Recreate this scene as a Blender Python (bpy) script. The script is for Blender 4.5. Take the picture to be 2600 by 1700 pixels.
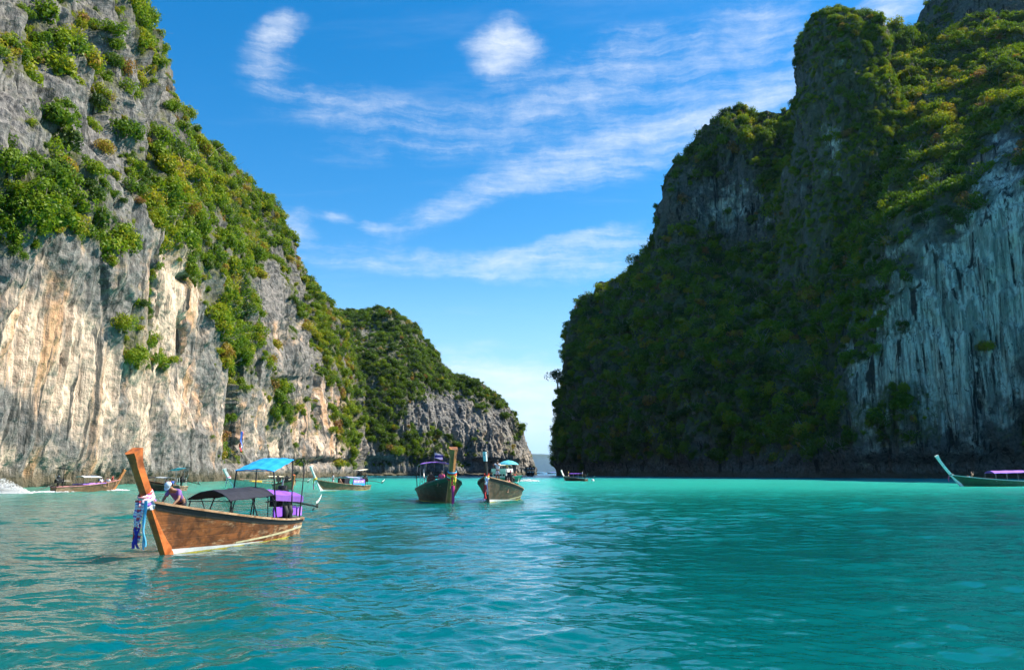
import bpy, bmesh, math, random
import numpy as np
from mathutils import Vector, Matrix

for _o in list(bpy.data.objects):
    bpy.data.objects.remove(_o)
scene = bpy.context.scene
col = scene.collection
random.seed(7)
RNG = np.random.default_rng(11)

# ------------------------------------------------------------------ camera
CAM_H = 2.4
F_PX = 2022.0                      # focal length measured in pixels of the 2600 px wide photograph
PITCH = math.atan((1197.5 - 850.0) / F_PX)
cam_data = bpy.data.cameras.new('camera')
cam_data.sensor_width = 36.0
cam_data.lens = 36.0 * F_PX / 2600.0
cam_data.clip_start = 0.1
cam_data.clip_end = 60000.0
cam = bpy.data.objects.new('camera', cam_data)
col.objects.link(cam)
cam.location = (0.0, 0.0, CAM_H)
cam.rotation_euler = (math.pi / 2 + PITCH, 0.0, 0.0)
scene.camera = cam

# ------------------------------------------------------------------ render settings and exposure
scene.render.engine = 'CYCLES'
scene.cycles.use_denoising = True
try:
    scene.cycles.denoiser = 'OPENIMAGEDENOISE'
    scene.cycles.denoising_prefilter = 'ACCURATE'
except Exception:
    pass
scene.cycles.use_adaptive_sampling = True
scene.cycles.adaptive_threshold = 0.025
scene.cycles.max_bounces = 6
scene.cycles.diffuse_bounces = 1
scene.cycles.glossy_bounces = 3
scene.cycles.transmission_bounces = 4
scene.cycles.volume_bounces = 0
scene.cycles.transparent_max_bounces = 6
scene.cycles.sample_clamp_indirect = 6.0
scene.cycles.caustics_reflective = False
scene.cycles.caustics_refractive = False
scene.view_settings.view_transform = 'Standard'
scene.view_settings.look = 'None'
scene.view_settings.gamma = 1.0
scene.view_settings.use_curve_mapping = False
scene.view_settings.exposure = 1.0

# ------------------------------------------------------------------ sun
SUN_EL = math.radians(46.0)
SUN_AZ = math.radians(79.0)        # clockwise from +Y (the view direction) towards +X
SUN_DIR = Vector((math.sin(SUN_AZ) * math.cos(SUN_EL), math.cos(SUN_AZ) * math.cos(SUN_EL), math.sin(SUN_EL)))
sd = bpy.data.lights.new('sun', 'SUN')
sd.energy = 5.0
sd.angle = math.radians(0.53)
sd.color = (1.0, 0.92, 0.79)
sun = bpy.data.objects.new('sun', sd)
col.objects.link(sun)
sun.rotation_euler = SUN_DIR.to_track_quat('Z', 'Y').to_euler()
sun.location = (0, 0, 300)


# ------------------------------------------------------------------ picture <-> place helpers
CP, SP = math.cos(PITCH), math.sin(PITCH)


def ray(u, v):
    """direction in the place for a point of the photograph, scaled so that its y (distance along the bay) is 1"""
    a = (u - 1300.0) / F_PX
    b = (850.0 - v) / F_PX
    d = np.array([a, CP - b * SP, SP + b * CP])
    return d / d[1]


def at(u, v, y):
    d = ray(u, v)
    return np.array([d[0] * y, y, CAM_H + d[2] * y])


def on_water(u, v):
    d = ray(u, v)
    y = -CAM_H / d[2]
    return np.array([d[0] * y, y, 0.0])


def project(P):
    P = np.asarray(P, dtype=float)
    x, y, z = P[..., 0], P[..., 1], P[..., 2] - CAM_H
    fw = y * CP + z * SP
    up = -y * SP + z * CP
    fw = np.where(np.abs(fw) < 1e-6, 1e-6, fw)
    return 1300.0 + F_PX * x / fw, 850.0 - F_PX * up / fw, fw


# ------------------------------------------------------------------ node helpers
def new_mat(name):
    m = bpy.data.materials.new(name)
    m.use_nodes = True
    nt = m.node_tree
    for n in list(nt.nodes):
        nt.nodes.remove(n)
    return m, nt


class NB:
    """small node builder"""
    def __init__(self, nt):
        self.nt = nt

    def n(self, kind, **kw):
        nd = self.nt.nodes.new(kind)
        for k, val in kw.items():
            setattr(nd, k, val)
        return nd

    def link(self, a, b):
        self.nt.links.new(a, b)

    def put(self, sock, val):
        if isinstance(val, (int, float)):
            if sock.type == 'VECTOR':
                sock.default_value = (val, val, val)
            else:
                sock.default_value = val
        elif isinstance(val, (tuple, list)):
            if sock.type == 'RGBA' and len(val) == 3:
                val = (*val, 1.0)
            sock.default_value = val
        else:
            self.link(val, sock)

    def math(self, op, a, b=0.0, c=None, clamp=False):
        nd = self.n('ShaderNodeMath', operation=op)
        nd.use_clamp = clamp
        self.put(nd.inputs[0], a)
        self.put(nd.inputs[1], b)
        if c is not None:
            self.put(nd.inputs[2], c)
        return nd.outputs[0]

    def vmath(self, op, a, b=None):
        nd = self.n('ShaderNodeVectorMath', operation=op)
        self.put(nd.inputs[0], a)
        if b is not None:
            if op == 'SCALE':
                self.put(nd.inputs['Scale'], b)
            else:
                self.put(nd.inputs[1], b)
        return nd.outputs['Value'] if op in ('LENGTH', 'DOT_PRODUCT', 'DISTANCE') else nd.outputs[0]

    def noise(self, vec, scale=1.0, detail=4.0, rough=0.55, dist=0.0, kind='FBM'):
        nd = self.n('ShaderNodeTexNoise')
        try:
            nd.noise_type = kind
        except Exception:
            pass
        if vec is not None:
            self.link(vec, nd.inputs['Vector'])
        nd.inputs['Scale'].default_value = scale
        nd.inputs['Detail'].default_value = detail
        nd.inputs['Roughness'].default_value = rough
        nd.inputs['Distortion'].default_value = dist
        return nd.outputs['Fac']

    def mapping(self, vec, loc=(0, 0, 0), rot=(0, 0, 0), scale=(1, 1, 1), kind='POINT'):
        nd = self.n('ShaderNodeMapping', vector_type=kind)
        self.link(vec, nd.inputs['Vector'])
        nd.inputs['Location'].default_value = loc
        nd.inputs['Rotation'].default_value = rot
        nd.inputs['Scale'].default_value = scale
        return nd.outputs[0]

    def ramp(self, fac, stops, interp='LINEAR'):
        nd = self.n('ShaderNodeValToRGB')
        cr = nd.color_ramp
        cr.interpolation = interp
        while len(cr.elements) > 1:
            cr.elements.remove(cr.elements[-1])
        first = True
        for pos, c in stops:
            if not isinstance(c, (tuple, list)):
                c = (c, c, c)
            if first:
                e = cr.elements[0]
                e.position = pos
                first = False
            else:
                e = cr.elements.new(pos)
            e.color = (c[0], c[1], c[2], 1.0)
        self.put(nd.inputs[0], fac)
        return nd.outputs[0]

    def maprange(self, val, a, b, c=0.0, d=1.0, smooth=True):
        nd = self.n('ShaderNodeMapRange')
        nd.interpolation_type = 'SMOOTHSTEP' if smooth else 'LINEAR'
        self.put(nd.inputs[0], val)
        for i, x in zip((1, 2, 3, 4), (a, b, c, d)):
            self.put(nd.inputs[i], x)
        return nd.outputs[0]

    def mix(self, fac, a, b, mode='MIX'):
        nd = self.n('ShaderNodeMix', data_type='RGBA', blend_type=mode)
        self.put(nd.inputs[0], fac)
        self.put(nd.inputs[6], a)
        self.put(nd.inputs[7], b)
        return nd.outputs[2]

    def bump(self, h, strength=0.5, dist=0.1, normal=None):
        nd = self.n('ShaderNodeBump')
        nd.inputs['Strength'].default_value = strength
        nd.inputs['Distance'].default_value = dist
        self.link(h, nd.inputs['Height'])
        if normal is not None:
            self.link(normal, nd.inputs['Normal'])
        return nd.outputs[0]

    def attr(self, name, kind='GEOMETRY'):
        return self.n('ShaderNodeAttribute', attribute_name=name, attribute_type=kind)

    def pos(self):
        return self.n('ShaderNodeNewGeometry').outputs['Position']

    def principled(self, color, rough=0.6, normal=None, **kw):
        p = self.n('ShaderNodeBsdfPrincipled')
        self.put(p.inputs['Base Color'], color)
        self.put(p.inputs['Roughness'], rough)
        if normal is not None:
            self.link(normal, p.inputs['Normal'])
        for k, val in kw.items():
            self.put(p.inputs[k], val)
        return p

    def out(self, shader, kind='Surface'):
        o = self.n('ShaderNodeOutputMaterial')
        self.link(shader, o.inputs[kind])


# ------------------------------------------------------------------ world: sky with cirrus and fair-weather puffs
world = bpy.data.worlds.new('World')
scene.world = world
world.use_nodes = True
wt = world.node_tree
for _n in list(wt.nodes):
    wt.nodes.remove(_n)
W = NB(wt)
sky = W.n('ShaderNodeTexSky', sky_type='NISHITA')
sky.sun_disc = False
sky.sun_elevation = SUN_EL
sky.sun_rotation = SUN_AZ
sky.altitude = 0.0
sky.air_density = 1.0
sky.dust_density = 0.25
sky.ozone_density = 2.2
hs = W.n('ShaderNodeHueSaturation')
hs.inputs['Saturation'].default_value = 1.45
hs.inputs['Hue'].default_value = 0.497
hs.inputs['Value'].default_value = 1.0
W.link(sky.outputs[0], hs.inputs['Color'])
tc = W.n('ShaderNodeTexCoord').outputs['Generated']
sep = W.n('ShaderNodeSeparateXYZ')
W.link(tc, sep.inputs[0])
dx, dy, dz = sep.outputs
az = W.math('ARCTAN2', dx, dy)
el = W.math('ARCSINE', dz)
cmb = W.n('ShaderNodeCombineXYZ')
W.link(az, cmb.inputs[0])
W.link(el, cmb.inputs[1])
ae = cmb.outputs[0]
# turbulence that feathers the edges of every cloud
wob = W.n('ShaderNodeTexNoise')
wob.inputs['Scale'].default_value = 7.0
wob.inputs['Detail'].default_value = 6.0
wob.inputs['Roughness'].default_value = 0.66
W.link(ae, wob.inputs['Vector'])
wofs = W.vmath('SCALE', W.vmath('SUBTRACT', wob.outputs['Color'], (0.5, 0.5, 0.5)), 0.035)
aew = W.vmath('ADD', ae, wofs)


def sky_angles(u, v):
    d = ray(u, v)
    d = d / np.linalg.norm(d)
    return math.atan2(d[0], d[1]), math.asin(d[2])


CLOUDS = [  # centre in the photograph, half extents, tilt (degrees), strength
    (715, 72, 70, 40, 20, 0.8), (680, 118, 80, 70, 50, 0.55), (690, 175, 90, 60, 0, 0.28),
    (1308, 105, 74, 56, -20, 1.0), (1275, 150, 84, 60, 0, 0.8), (1222, 118, 60, 44, 0, 0.48),
    (1580, 400, 360, 66, 9, 0.60), (1230, 490, 320, 46, 22, 0.52), (1400, 440, 190, 44, 18, 0.36),
    (1490, 235, 330, 130, 16, 0.40), (1590, 150, 170, 110, 35, 0.32), (1250, 290, 260, 80, 5, 0.28), (1900, 90, 230, 130, 30, 0.50),
    (1930, 245, 170, 45, 5, 0.75), (1720, 300, 260, 60, 10, 0.40),
    (900, 275, 280, 80, -5, 0.36), (1050, 390, 380, 50, 4, 0.22),
    (1130, 672, 460, 44, -2, 0.52), (1520, 640, 300, 64, 8, 0.52), (1300, 655, 78, 24, 0, 0.55),
    (1470, 600, 120, 24, 10, 0.40),
    (848, 546, 50, 22, 0, 0.70), (955, 572, 66, 20, -5, 0.60), (745, 580, 60, 66, 30, 0.62),
    (1330, 985, 320, 85, -6, 1.0), (1330, 1060, 420, 90, 0, 1.0), (1300, 870, 260, 22, 5, 0.22),
    (2250, 30, 190, 70, 15, 0.75), (2050, 160, 200, 60, 20, 0.4),
]
mask = None
for (u, v, ru, rv, tilt, st) in CLOUDS:
    a0, e0 = sky_angles(u, v)
    a1, e1 = sky_angles(u + ru, v)
    a2, e2 = sky_angles(u, v - rv)
    rx, ry = abs(a1 - a0) + 1e-4, abs(e2 - e0) + 1e-4
    mp = W.mapping(aew, loc=(a0, e0, 0), rot=(0, 0, math.radians(tilt)), scale=(rx, ry, 1.0), kind='TEXTURE')
    ln = W.vmath('LENGTH', mp)
    b = W.maprange(ln, 0.0, 1.5, st, 0.0)
    mask = b if mask is None else W.math('SUBTRACT', W.math('ADD', mask, b), W.math('MULTIPLY', mask, b))
# cirrus everywhere, laid on a plane high above
den = W.math('ADD', W.math('MAXIMUM', dz, 0.0), 0.12)
cpx = W.n('ShaderNodeCombineXYZ')
W.link(W.math('DIVIDE', dx, den), cpx.inputs[0])
W.link(W.math('DIVIDE', dy, den), cpx.inputs[1])
cir_v = W.mapping(cpx.outputs[0], rot=(0, 0, math.radians(28)), scale=(0.55, 2.1, 1.0))
cir = W.noise(cir_v, 1.1, 8.0, 0.66, 0.2)
cir_m = W.math('MULTIPLY', W.maprange(cir, 0.52, 0.9, 0.0, 0.26), W.maprange(dz, 0.0, 0.12))
fine_v = W.mapping(aew, rot=(0, 0, math.radians(-12)), scale=(7.0, 46.0, 1.0))
fine = W.noise(fine_v, 1.0, 9.0, 0.68, 0.12)
curd = W.noise(W.mapping(ae, loc=(3.1, 1.7, 0), scale=(26.0, 26.0, 1.0)), 1.0, 8.0, 0.66, 0.1)
nmix = W.math('ADD', W.math('MULTIPLY', fine, 0.70), W.math('MULTIPLY', curd, 0.30))
dens = W.math('ADD', mask, W.math('MULTIPLY', W.math('SUBTRACT', nmix, 0.5), 2.5))
cl = W.math('MULTIPLY', W.maprange(dens, 0.0, 1.75), W.maprange(mask, 0.02, 0.30))
cl = W.math('ADD', W.math('MULTIPLY', cl, 1.0), cir_m, clamp=True)
cl = W.math('MULTIPLY', cl, W.maprange(dz, -0.01, 0.01))
cloud_col = W.mix(W.maprange(dz, 0.0, 0.35), (4.6, 5.2, 5.7), (5.0, 5.3, 5.7))
horizon = W.maprange(dz, -0.02, 0.30, 0.85, 0.0)
base_sky = W.mix(horizon, hs.outputs[0], (2.5, 4.3, 6.4))
skymix = W.mix(cl, base_sky, cloud_col)
bg = W.n('ShaderNodeBackground')
W.link(skymix, bg.inputs['Color'])
bg.inputs['Strength'].default_value = 0.105
wo = W.n('ShaderNodeOutputWorld')
W.link(bg.outputs[0], wo.inputs['Surface'])


# ------------------------------------------------------------------ lattice noise
_perm = RNG.permutation(256).astype(np.int64)
_perm = np.concatenate([_perm, _perm, _perm])
_g = np.array([[1, 1, 0], [-1, 1, 0], [1, -1, 0], [-1, -1, 0], [1, 0, 1], [-1, 0, 1], [1, 0, -1], [-1, 0, -1],
               [0, 1, 1], [0, -1, 1], [0, 1, -1], [0, -1, -1], [1, 1, 0], [-1, 1, 0], [0, -1, 1], [0, -1, -1]], dtype=float)


def pnoise(x, y, z):
    xf, yf, zf = np.floor(x), np.floor(y), np.floor(z)
    xi, yi, zi = xf.astype(np.int64) & 255, yf.astype(np.int64) & 255, zf.astype(np.int64) & 255
    x, y, z = x - xf, y - yf, z - zf
    w = lambda t: t * t * t * (t * (t * 6 - 15) + 10)
    fx, fy, fz = w(x), w(y), w(z)

    def corner(i, j, k):
        g = _g[_perm[_perm[_perm[xi + i] + yi + j] + zi + k] & 15]
        return g[..., 0] * (x - i) + g[..., 1] * (y - j) + g[..., 2] * (z - k)
    c00 = corner(0, 0, 0) * (1 - fx) + corner(1, 0, 0) * fx
    c10 = corner(0, 1, 0) * (1 - fx) + corner(1, 1, 0) * fx
    c01 = corner(0, 0, 1) * (1 - fx) + corner(1, 0, 1) * fx
    c11 = corner(0, 1, 1) * (1 - fx) + corner(1, 1, 1) * fx
    return (c00 * (1 - fy) + c10 * fy) * (1 - fz) + (c01 * (1 - fy) + c11 * fy) * fz


def fbm(P, sx, sy=None, sz=None, octaves=4, gain=0.5, seed=0.0, ridged=False):
    sy = sx if sy is None else sy
    sz = sx if sz is None else sz
    x, y, z = P[..., 0] / sx + seed * 17.3, P[..., 1] / sy + seed * 7.7, P[..., 2] / sz - seed * 5.1
    tot = np.zeros(x.shape)
    amp, norm = 1.0, 0.0
    for o in range(octaves):
        nz = pnoise(x, y, z)
        if ridged:
            nz = 1.0 - 2.2 * np.abs(nz)
        tot += amp * nz
        norm += amp
        amp *= gain
        x, y, z = x * 2.03 + 3.1, y * 2.03 + 1.7, z * 2.03 + 9.2
    return tot / norm * (1.0 if ridged else 1.5)


def sstep(a, b, x):
    t = np.clip((x - a) / (b - a), 0, 1)
    return t * t * (3 - 2 * t)


def mesh_np(name, verts, faces, mats=(), smooth=False):
    me = bpy.data.meshes.new(name)
    verts = np.asarray(verts, dtype=np.float32)
    faces = np.asarray(faces, dtype=np.int32)
    k = faces.shape[1]
    me.vertices.add(len(verts))
    me.vertices.foreach_set('co', verts.ravel())
    me.loops.add(faces.size)
    me.loops.foreach_set('vertex_index', faces.ravel())
    me.polygons.add(len(faces))
    me.polygons.foreach_set('loop_start', np.arange(0, faces.size, k, dtype=np.int32))
    me.polygons.foreach_set('loop_total', np.full(len(faces), k, dtype=np.int32))
    me.polygons.foreach_set('use_smooth', np.full(len(faces), smooth, dtype=bool))
    me.update(calc_edges=True)
    for m in mats:
        me.materials.append(m)
    return me


def link_obj(name, data, parent=None):
    o = bpy.data.objects.new(name, data)
    col.objects.link(o)
    if parent is not None:
        o.parent = parent
    return o


def grid_faces(nr, nc):
    i = np.arange(nr - 1)[:, None] * nc + np.arange(nc - 1)[None, :]
    return np.stack([i, i + 1, i + nc + 1, i + nc], axis=-1).reshape(-1, 4)

# ================================================================== the large structure: rock, hills, water
# ------------------------------------------------------------------ limestone
def make_rock(name, grey=(0.225, 0.212, 0.195), pale=(0.70, 0.53, 0.395), dark=(0.055, 0.055, 0.05), orange=(0.50, 0.27, 0.13), moss=(0.075, 0.085, 0.02), contrast=1.0):
    m, nt = new_mat(name)
    B = NB(nt)
    p = B.pos()
    palea = B.attr('pale').outputs['Fac']
    vega = B.attr('veg').outputs['Fac']
    zed = B.n('ShaderNodeSeparateXYZ')
    B.link(p, zed.inputs[0])
    streak = B.noise(B.mapping(p, scale=(0.33, 0.33, 0.022)), 1.0, 6.0, 0.62, 0.35)
    streak2 = B.noise(B.mapping(p, loc=(31, 7, 3), scale=(1.0, 1.0, 0.05)), 1.0, 5.0, 0.6, 0.3)
    streak3 = B.noise(B.mapping(p, loc=(3, 71, 13), scale=(0.16, 0.16, 0.016)), 1.0, 4.0, 0.55, 0.6)
    blotch = B.noise(p, 0.11, 5.0, 0.62, 0.4)
    fine = B.noise(p, 0.8, 5.0, 0.68)
    crack = B.noise(B.mapping(p, scale=(0.5, 0.5, 0.2)), 1.0, 5.0, 0.7, 1.0)
    base = B.mix(B.maprange(fine, 0.3, 0.7), tuple(c * 0.48 for c in grey), tuple(min(1, c * 1.22) for c in grey))
    palec = B.mix(B.maprange(streak2, 0.32, 0.66), tuple(c * (1 - 0.34 * contrast) for c in pale), tuple(min(0.82, c * (1 + 0.14 * contrast)) for c in pale))
    palec = B.mix(B.maprange(streak3, 0.50, 0.60, 0.0, 0.78), palec, orange)
    palec = B.mix(B.maprange(streak, 0.50, 0.60, 0.0, 0.8), palec, (grey[0] * 0.8, grey[1] * 0.78, grey[2] * 0.76))
    pf = B.math('ADD', palea, B.math('MULTIPLY', B.math('SUBTRACT', blotch, 0.5), 1.7), clamp=True)
    pf = B.maprange(pf, 0.28, 0.68)
    c = B.mix(pf, base, palec)
    c = B.mix(B.maprange(streak, 0.565, 0.615, 0.0, 0.88), c, dark)
    c = B.mix(B.math('MULTIPLY', B.maprange(streak2, 0.60, 0.655, 0.0, 0.8), B.maprange(blotch, 0.35, 0.6)), c, dark)
    c = B.mix(B.maprange(crack, 0.57, 0.67, 0.0, 0.8), c, dark)
    # thin green and ochre growth round the plants
    mz = B.math('MULTIPLY', vega, B.maprange(fine, 0.30, 0.62))
    c = B.mix(B.math('MULTIPLY', mz, 0.92), c, moss)
    # tidal band: dark algae and barnacles just above the sea
    tide = B.maprange(B.math('ADD', zed.outputs[2], B.math('MULTIPLY', fine, 2.5)), 2.4, 4.8, 0.9, 0.0)
    c = B.mix(tide, c, (0.085, 0.075, 0.045))
    h = B.math('ADD', B.math('MULTIPLY', streak2, 0.7), B.math('MULTIPLY', fine, 0.8))
    h = B.math('ADD', h, B.math('MULTIPLY', crack, -0.5))
    nrm = B.bump(h, 0.75, 0.8)
    s = B.principled(c, 0.92, nrm, **{'Specular IOR Level': 0.2})
    B.out(s.outputs[0])
    return m


M_ROCK = make_rock('limestone')
M_ROCK_R = make_rock('limestone_shade_toned', grey=(0.12, 0.125, 0.11), pale=(0.52, 0.55, 0.45), orange=(0.16, 0.22, 0.18), dark=(0.014, 0.018, 0.016), contrast=2.0)  # shade of the right cliff put into the rock colour: darker, greener limestone
M_ROCK_M = make_rock('limestone_headland', grey=(0.22, 0.215, 0.205), pale=(0.46, 0.41, 0.34), orange=(0.45, 0.33, 0.22))


def catmull(C, t):
    """C: (n, ...) control values, t: parameters in 0..n-1"""
    n = C.shape[0]
    i = np.clip(np.floor(t).astype(int), 0, n - 2)
    f = (t - i).reshape((-1,) + (1,) * (C.ndim - 1))
    p0, p1, p2, p3 = C[np.maximum(i - 1, 0)], C[i], C[i + 1], C[np.minimum(i + 2, n - 1)]
    m1, m2 = (p2 - p0) * 0.42, (p3 - p1) * 0.42
    f2, f3 = f * f, f * f * f
    return (2 * f3 - 3 * f2 + 1) * p1 + (f3 - 2 * f2 + f) * m1 + (-2 * f3 + 3 * f2) * p2 + (f3 - f2) * m2


def even(C, axis_pts, n, power):
    """parameters that spread n samples evenly along a control line, finer where it is near the beach of the camera"""
    tt = np.linspace(0, C.shape[0] - 1, 1500)
    L = catmull(axis_pts, tt)
    seg = np.linalg.norm(np.diff(L, axis=0), axis=1)
    D = np.maximum(30.0, 0.5 * (L[1:, 1] + L[:-1, 1]))
    cum = np.concatenate([[0], np.cumsum(seg / D ** power)])
    return np.interp(np.linspace(0, cum[-1], n), cum, tt)


def surf_normals(P):
    a = np.gradient(P, axis=1)
    b = np.gradient(P, axis=0)
    nn = np.cross(a, b)
    return nn / np.maximum(1e-9, np.linalg.norm(nn, axis=-1, keepdims=True))


def build_cliff(name, C, nr, nc, mat, toward, power=1.0, big=6.0, mid=2.6, flute=1.0, rough=0.45, seed=1.0, mid_row=None, label=None, ledge=0.0, fl=(5.0, 34.0), calm=None):
    """C: control points [row from the sea up][column along the shore] -> displaced rock surface. Returns arrays"""
    C = np.asarray(C, dtype=float)
    R = C.shape[0]
    mid_row = R // 2 if mid_row is None else mid_row
    ts = even(np.swapaxes(C, 0, 1), C[mid_row], nc, power)
    tr = even(C, C[:, C.shape[1] // 2], nr, 0.0)
    P = catmull(C, tr)
    P = np.swapaxes(catmull(np.swapaxes(P, 0, 1), ts), 0, 1)
    N = surf_normals(P)
    if np.sum(N[nr // 3] @ np.array(toward)) < 0:
        N = -N
    up = sstep(0.0, 14.0, P[..., 2])
    d = big * fbm(P, 46, 46, 70, 3, 0.5, seed) * (0.35 + 0.65 * up)
    d += mid * fbm(P, 15, 15, 24, 4, 0.55, seed + 1, ridged=True) * (0.4 + 0.6 * up)
    steep = 1.0 - np.clip(N[..., 2], 0, 1) ** 1.2
    d += flute * steep * fbm(P, fl[0], fl[0], fl[1], 4, 0.6, seed + 2, ridged=True)
    d += rough * fbm(P, 2.6, 2.6, 4.5, 3, 0.6, seed + 3)
    fis = np.clip((fbm(P, 13, 13, 95, 2, 0.5, seed + 11, ridged=True) - 0.45) / 0.5, 0, 1) ** 1.5
    d -= 4.2 * fis * steep * up
    if ledge:
        zz = P[..., 2] + 4.0 * fbm(P, 30, 30, 30, 2, 0.5, seed + 6)
        d += ledge * (np.abs(((zz / 13.0) % 1.0) - 0.5) * 2 - 0.5) * fbm(P, 40, 40, 30, 2, 0.5, seed + 7)
    if calm is not None:
        k = calm(P)
        d = d * (1 - 0.8 * k) + k * (2.8 * fbm(P, 7.0, 7.0, 70, 3, 0.55, seed + 8) + 1.0 * fbm(P, 2.4, 2.4, 30, 3, 0.6, seed + 9, ridged=True) + 0.35 * fbm(P, 1.6, 1.6, 2.2, 2, 0.5, seed + 10))
    Pd = P + N * d[..., None]
    return Pd, N, d


def close_back(Pd, back, drop=-6.0):
    """adds the far side of the hill so that it is a solid, not a shell"""
    rows = [Pd]
    top = Pd[-1]
    b = np.array(back)
    for k, (f, zf) in enumerate(((0.25, 0.97), (0.6, 0.8), (1.0, 0.45), (1.35, 0.0))):
        q = top + b * f
        q[:, 2] = top[:, 2] * zf + (drop if k == 3 else 0)
        q = q + 5.0 * fbm(q, 25, octaves=3, seed=9)[:, None] * np.array([0.4, 0.4, 0.8])
        rows.append(q[None])
    return np.concatenate(rows, axis=0)


def cliff_object(name, G, mat, pale, veg, kind='structure'):
    nr, nc = G.shape[:2]
    me = mesh_np(name, G.reshape(-1, 3), grid_faces(nr, nc), (mat,), smooth=False)
    for nm, arr in (('pale', pale), ('veg', veg)):
        full = np.zeros((nr, nc), dtype=np.float32)
        full[:arr.shape[0]] = arr
        a = me.attributes.new(nm, 'FLOAT', 'POINT')
        a.data.foreach_set('value', full.ravel())
    o = link_obj(name, me)
    o['kind'] = kind
    return o


def blobs(u, v, table):
    s = np.zeros(u.shape)
    for (bu, bv, ru, rv, w) in table:
        s += w * np.exp(-(((u - bu) / ru) ** 2 + ((v - bv) / rv) ** 2))
    return s


def z_at(v, y, u=1300):
    return at(u, v, y)[2]


# ------------------------------------------------------------------ left cliff: a wall that runs along the channel
# stations along the shore: distance y, then (x, z) pairs from the sea bed up to the ridge
LC = [
    (52,  [(-74, -3), (-73, 1.5), (-72.5, 8), (-73, 26), (-72, 42), (-78, 60), (-90, 90), (-100, 125), (-112, 150), (-124, 165)]),
    (84,  [(-77, -3), (-76, 1.5), (-75.5, 8), (-75, 26), (-74, 42), (-80, 60), (-91, 90), (-101, 125), (-114, 152), (-126, 168)]),
    (113, [(-79, -3), (-77.5, 1.5), (-76.5, 8), (-76, 26), (-75, 40), (-78, 54), (-92, 84), (-101, 122), (-115, 152), (-128, 170)]),
    (135, [(-79, -3), (-78, 1.5), (-77, 8), (-76, 26), (-74.5, 42), (-77, 56), (-92, 84), (-102, 122), (-116, 152), (-130, 172)]),
    (165, [(-80, -3), (-79, 1.5), (-78, 8), (-78, 28), (-77, 48), (-80, 62), (-93, 90), (-103, 126), (-117, 156), (-131, 176)]),
    (205, [(-81, -3), (-80, 1.5), (-80, 8), (-81, 30), (-82, 52), (-85, 70), (-96, 98), (-106, 130), (-118, 160), (-130, 178)]),
    (250, [(-83, -3), (-82, 1.5), (-82, 8), (-84, 32), (-87, 56), (-91, 78), (-100, 106), (-110, 136), (-119, 162), (-127, 178)]),
    (285, [(-85, -3), (-84, 1.5), (-84, 8), (-86, 32), (-89, 56), (-94, 78), (-102, 104), (-112, 126), (-121, 150), (-126, 168)]),
    (325, [(-87, -3), (-86, 1.5), (-86, 8), (-88, 32), (-91, 54), (-96, 76), (-103, 98), (-110, 118), (-116, 133), (-121, 141)]),
    (372, [(-88, -3), (-87, 1.5), (-87, 8), (-89, 32), (-92, 54), (-97, 76), (-103, 98), (-109, 118), (-113, 132), (-118, 140)]),
    (415, [(-89, -3), (-88, 1.5), (-88, 8), (-90, 30), (-93, 50), (-97, 68), (-102, 86), (-107, 103), (-111, 115), (-116, 122)]),
    (455, [(-90, -3), (-89, 1.5), (-89, 7), (-90, 26), (-93, 44), (-96, 60), (-99, 76), (-102, 90), (-106, 101), (-112, 108)]),
    (482, [(-92, -3), (-91, 1.5), (-91, 6), (-92, 24), (-95, 40), (-97, 54), (-100, 68), (-104, 80), (-108, 90), (-114, 96)]),
    (500, [(-104, -3), (-103, 1.5), (-103, 6), (-104, 22), (-106, 38), (-108, 50), (-110, 64), (-113, 76), (-117, 86), (-122, 92)]),
    (512, [(-130, -3), (-129, 1.5), (-129, 6), (-129, 22), (-129, 38), (-130, 50), (-130, 62), (-130, 74), (-131, 84), (-132, 90)]),
]
RIDGE = {250: (305, 40, 262), 285: (415, 285, 300), 325: (545, 405, 325), 372: (652, 515, 372), 415: (735, 670, 415), 455: (812, 772, 455), 482: (858, 860, 482), 205: (220, -150, 215), 165: (110, -330, 180)}
for st in LC:
    if st[0] in RIDGE:
        u_, v_, y_ = RIDGE[st[0]]
        xr, _, zr = at(u_, v_, st[0])
        xb, x0, z0 = st[1][1][0], st[1][-1][0], st[1][-1][1]
        for r in range(3, 10):
            x, z = st[1][r]
            st[1][r] = (xb + (x - xb) * (xr - xb) / (x0 - xb), 8 + (z - 8) * (zr - 8) / (z0 - 8))
C_LEFT = np.array([[[st[1][r][0], st[0], st[1][r][1]] for st in LC] for r in range(10)], dtype=float)
PL, NL, dL = build_cliff('cliff_left', C_LEFT, 440, 720, M_ROCK, (1, 0, 0), power=1.35, big=8.0, mid=4.4, flute=2.0, rough=1.15, seed=1.3, mid_row=4, ledge=3.5, calm=lambda P: np.clip(blobs(*project(P)[:2], [(120, 900, 190, 290, 1.3), (60, 1100, 260, 150, 0.9), (430, 800, 90, 200, 0.6), (720, 1040, 150, 160, 0.4)]), 0, 1))
# the sea has eaten a notch into the foot of the wall
notch = sstep(0.2, 1.6, PL[..., 2]) * (1 - sstep(2.6, 5.2, PL[..., 2]))
PL[..., 0] -= 0.4 * notch * (0.6 + 0.8 * fbm(PL, 22, octaves=2, seed=4))
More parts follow.
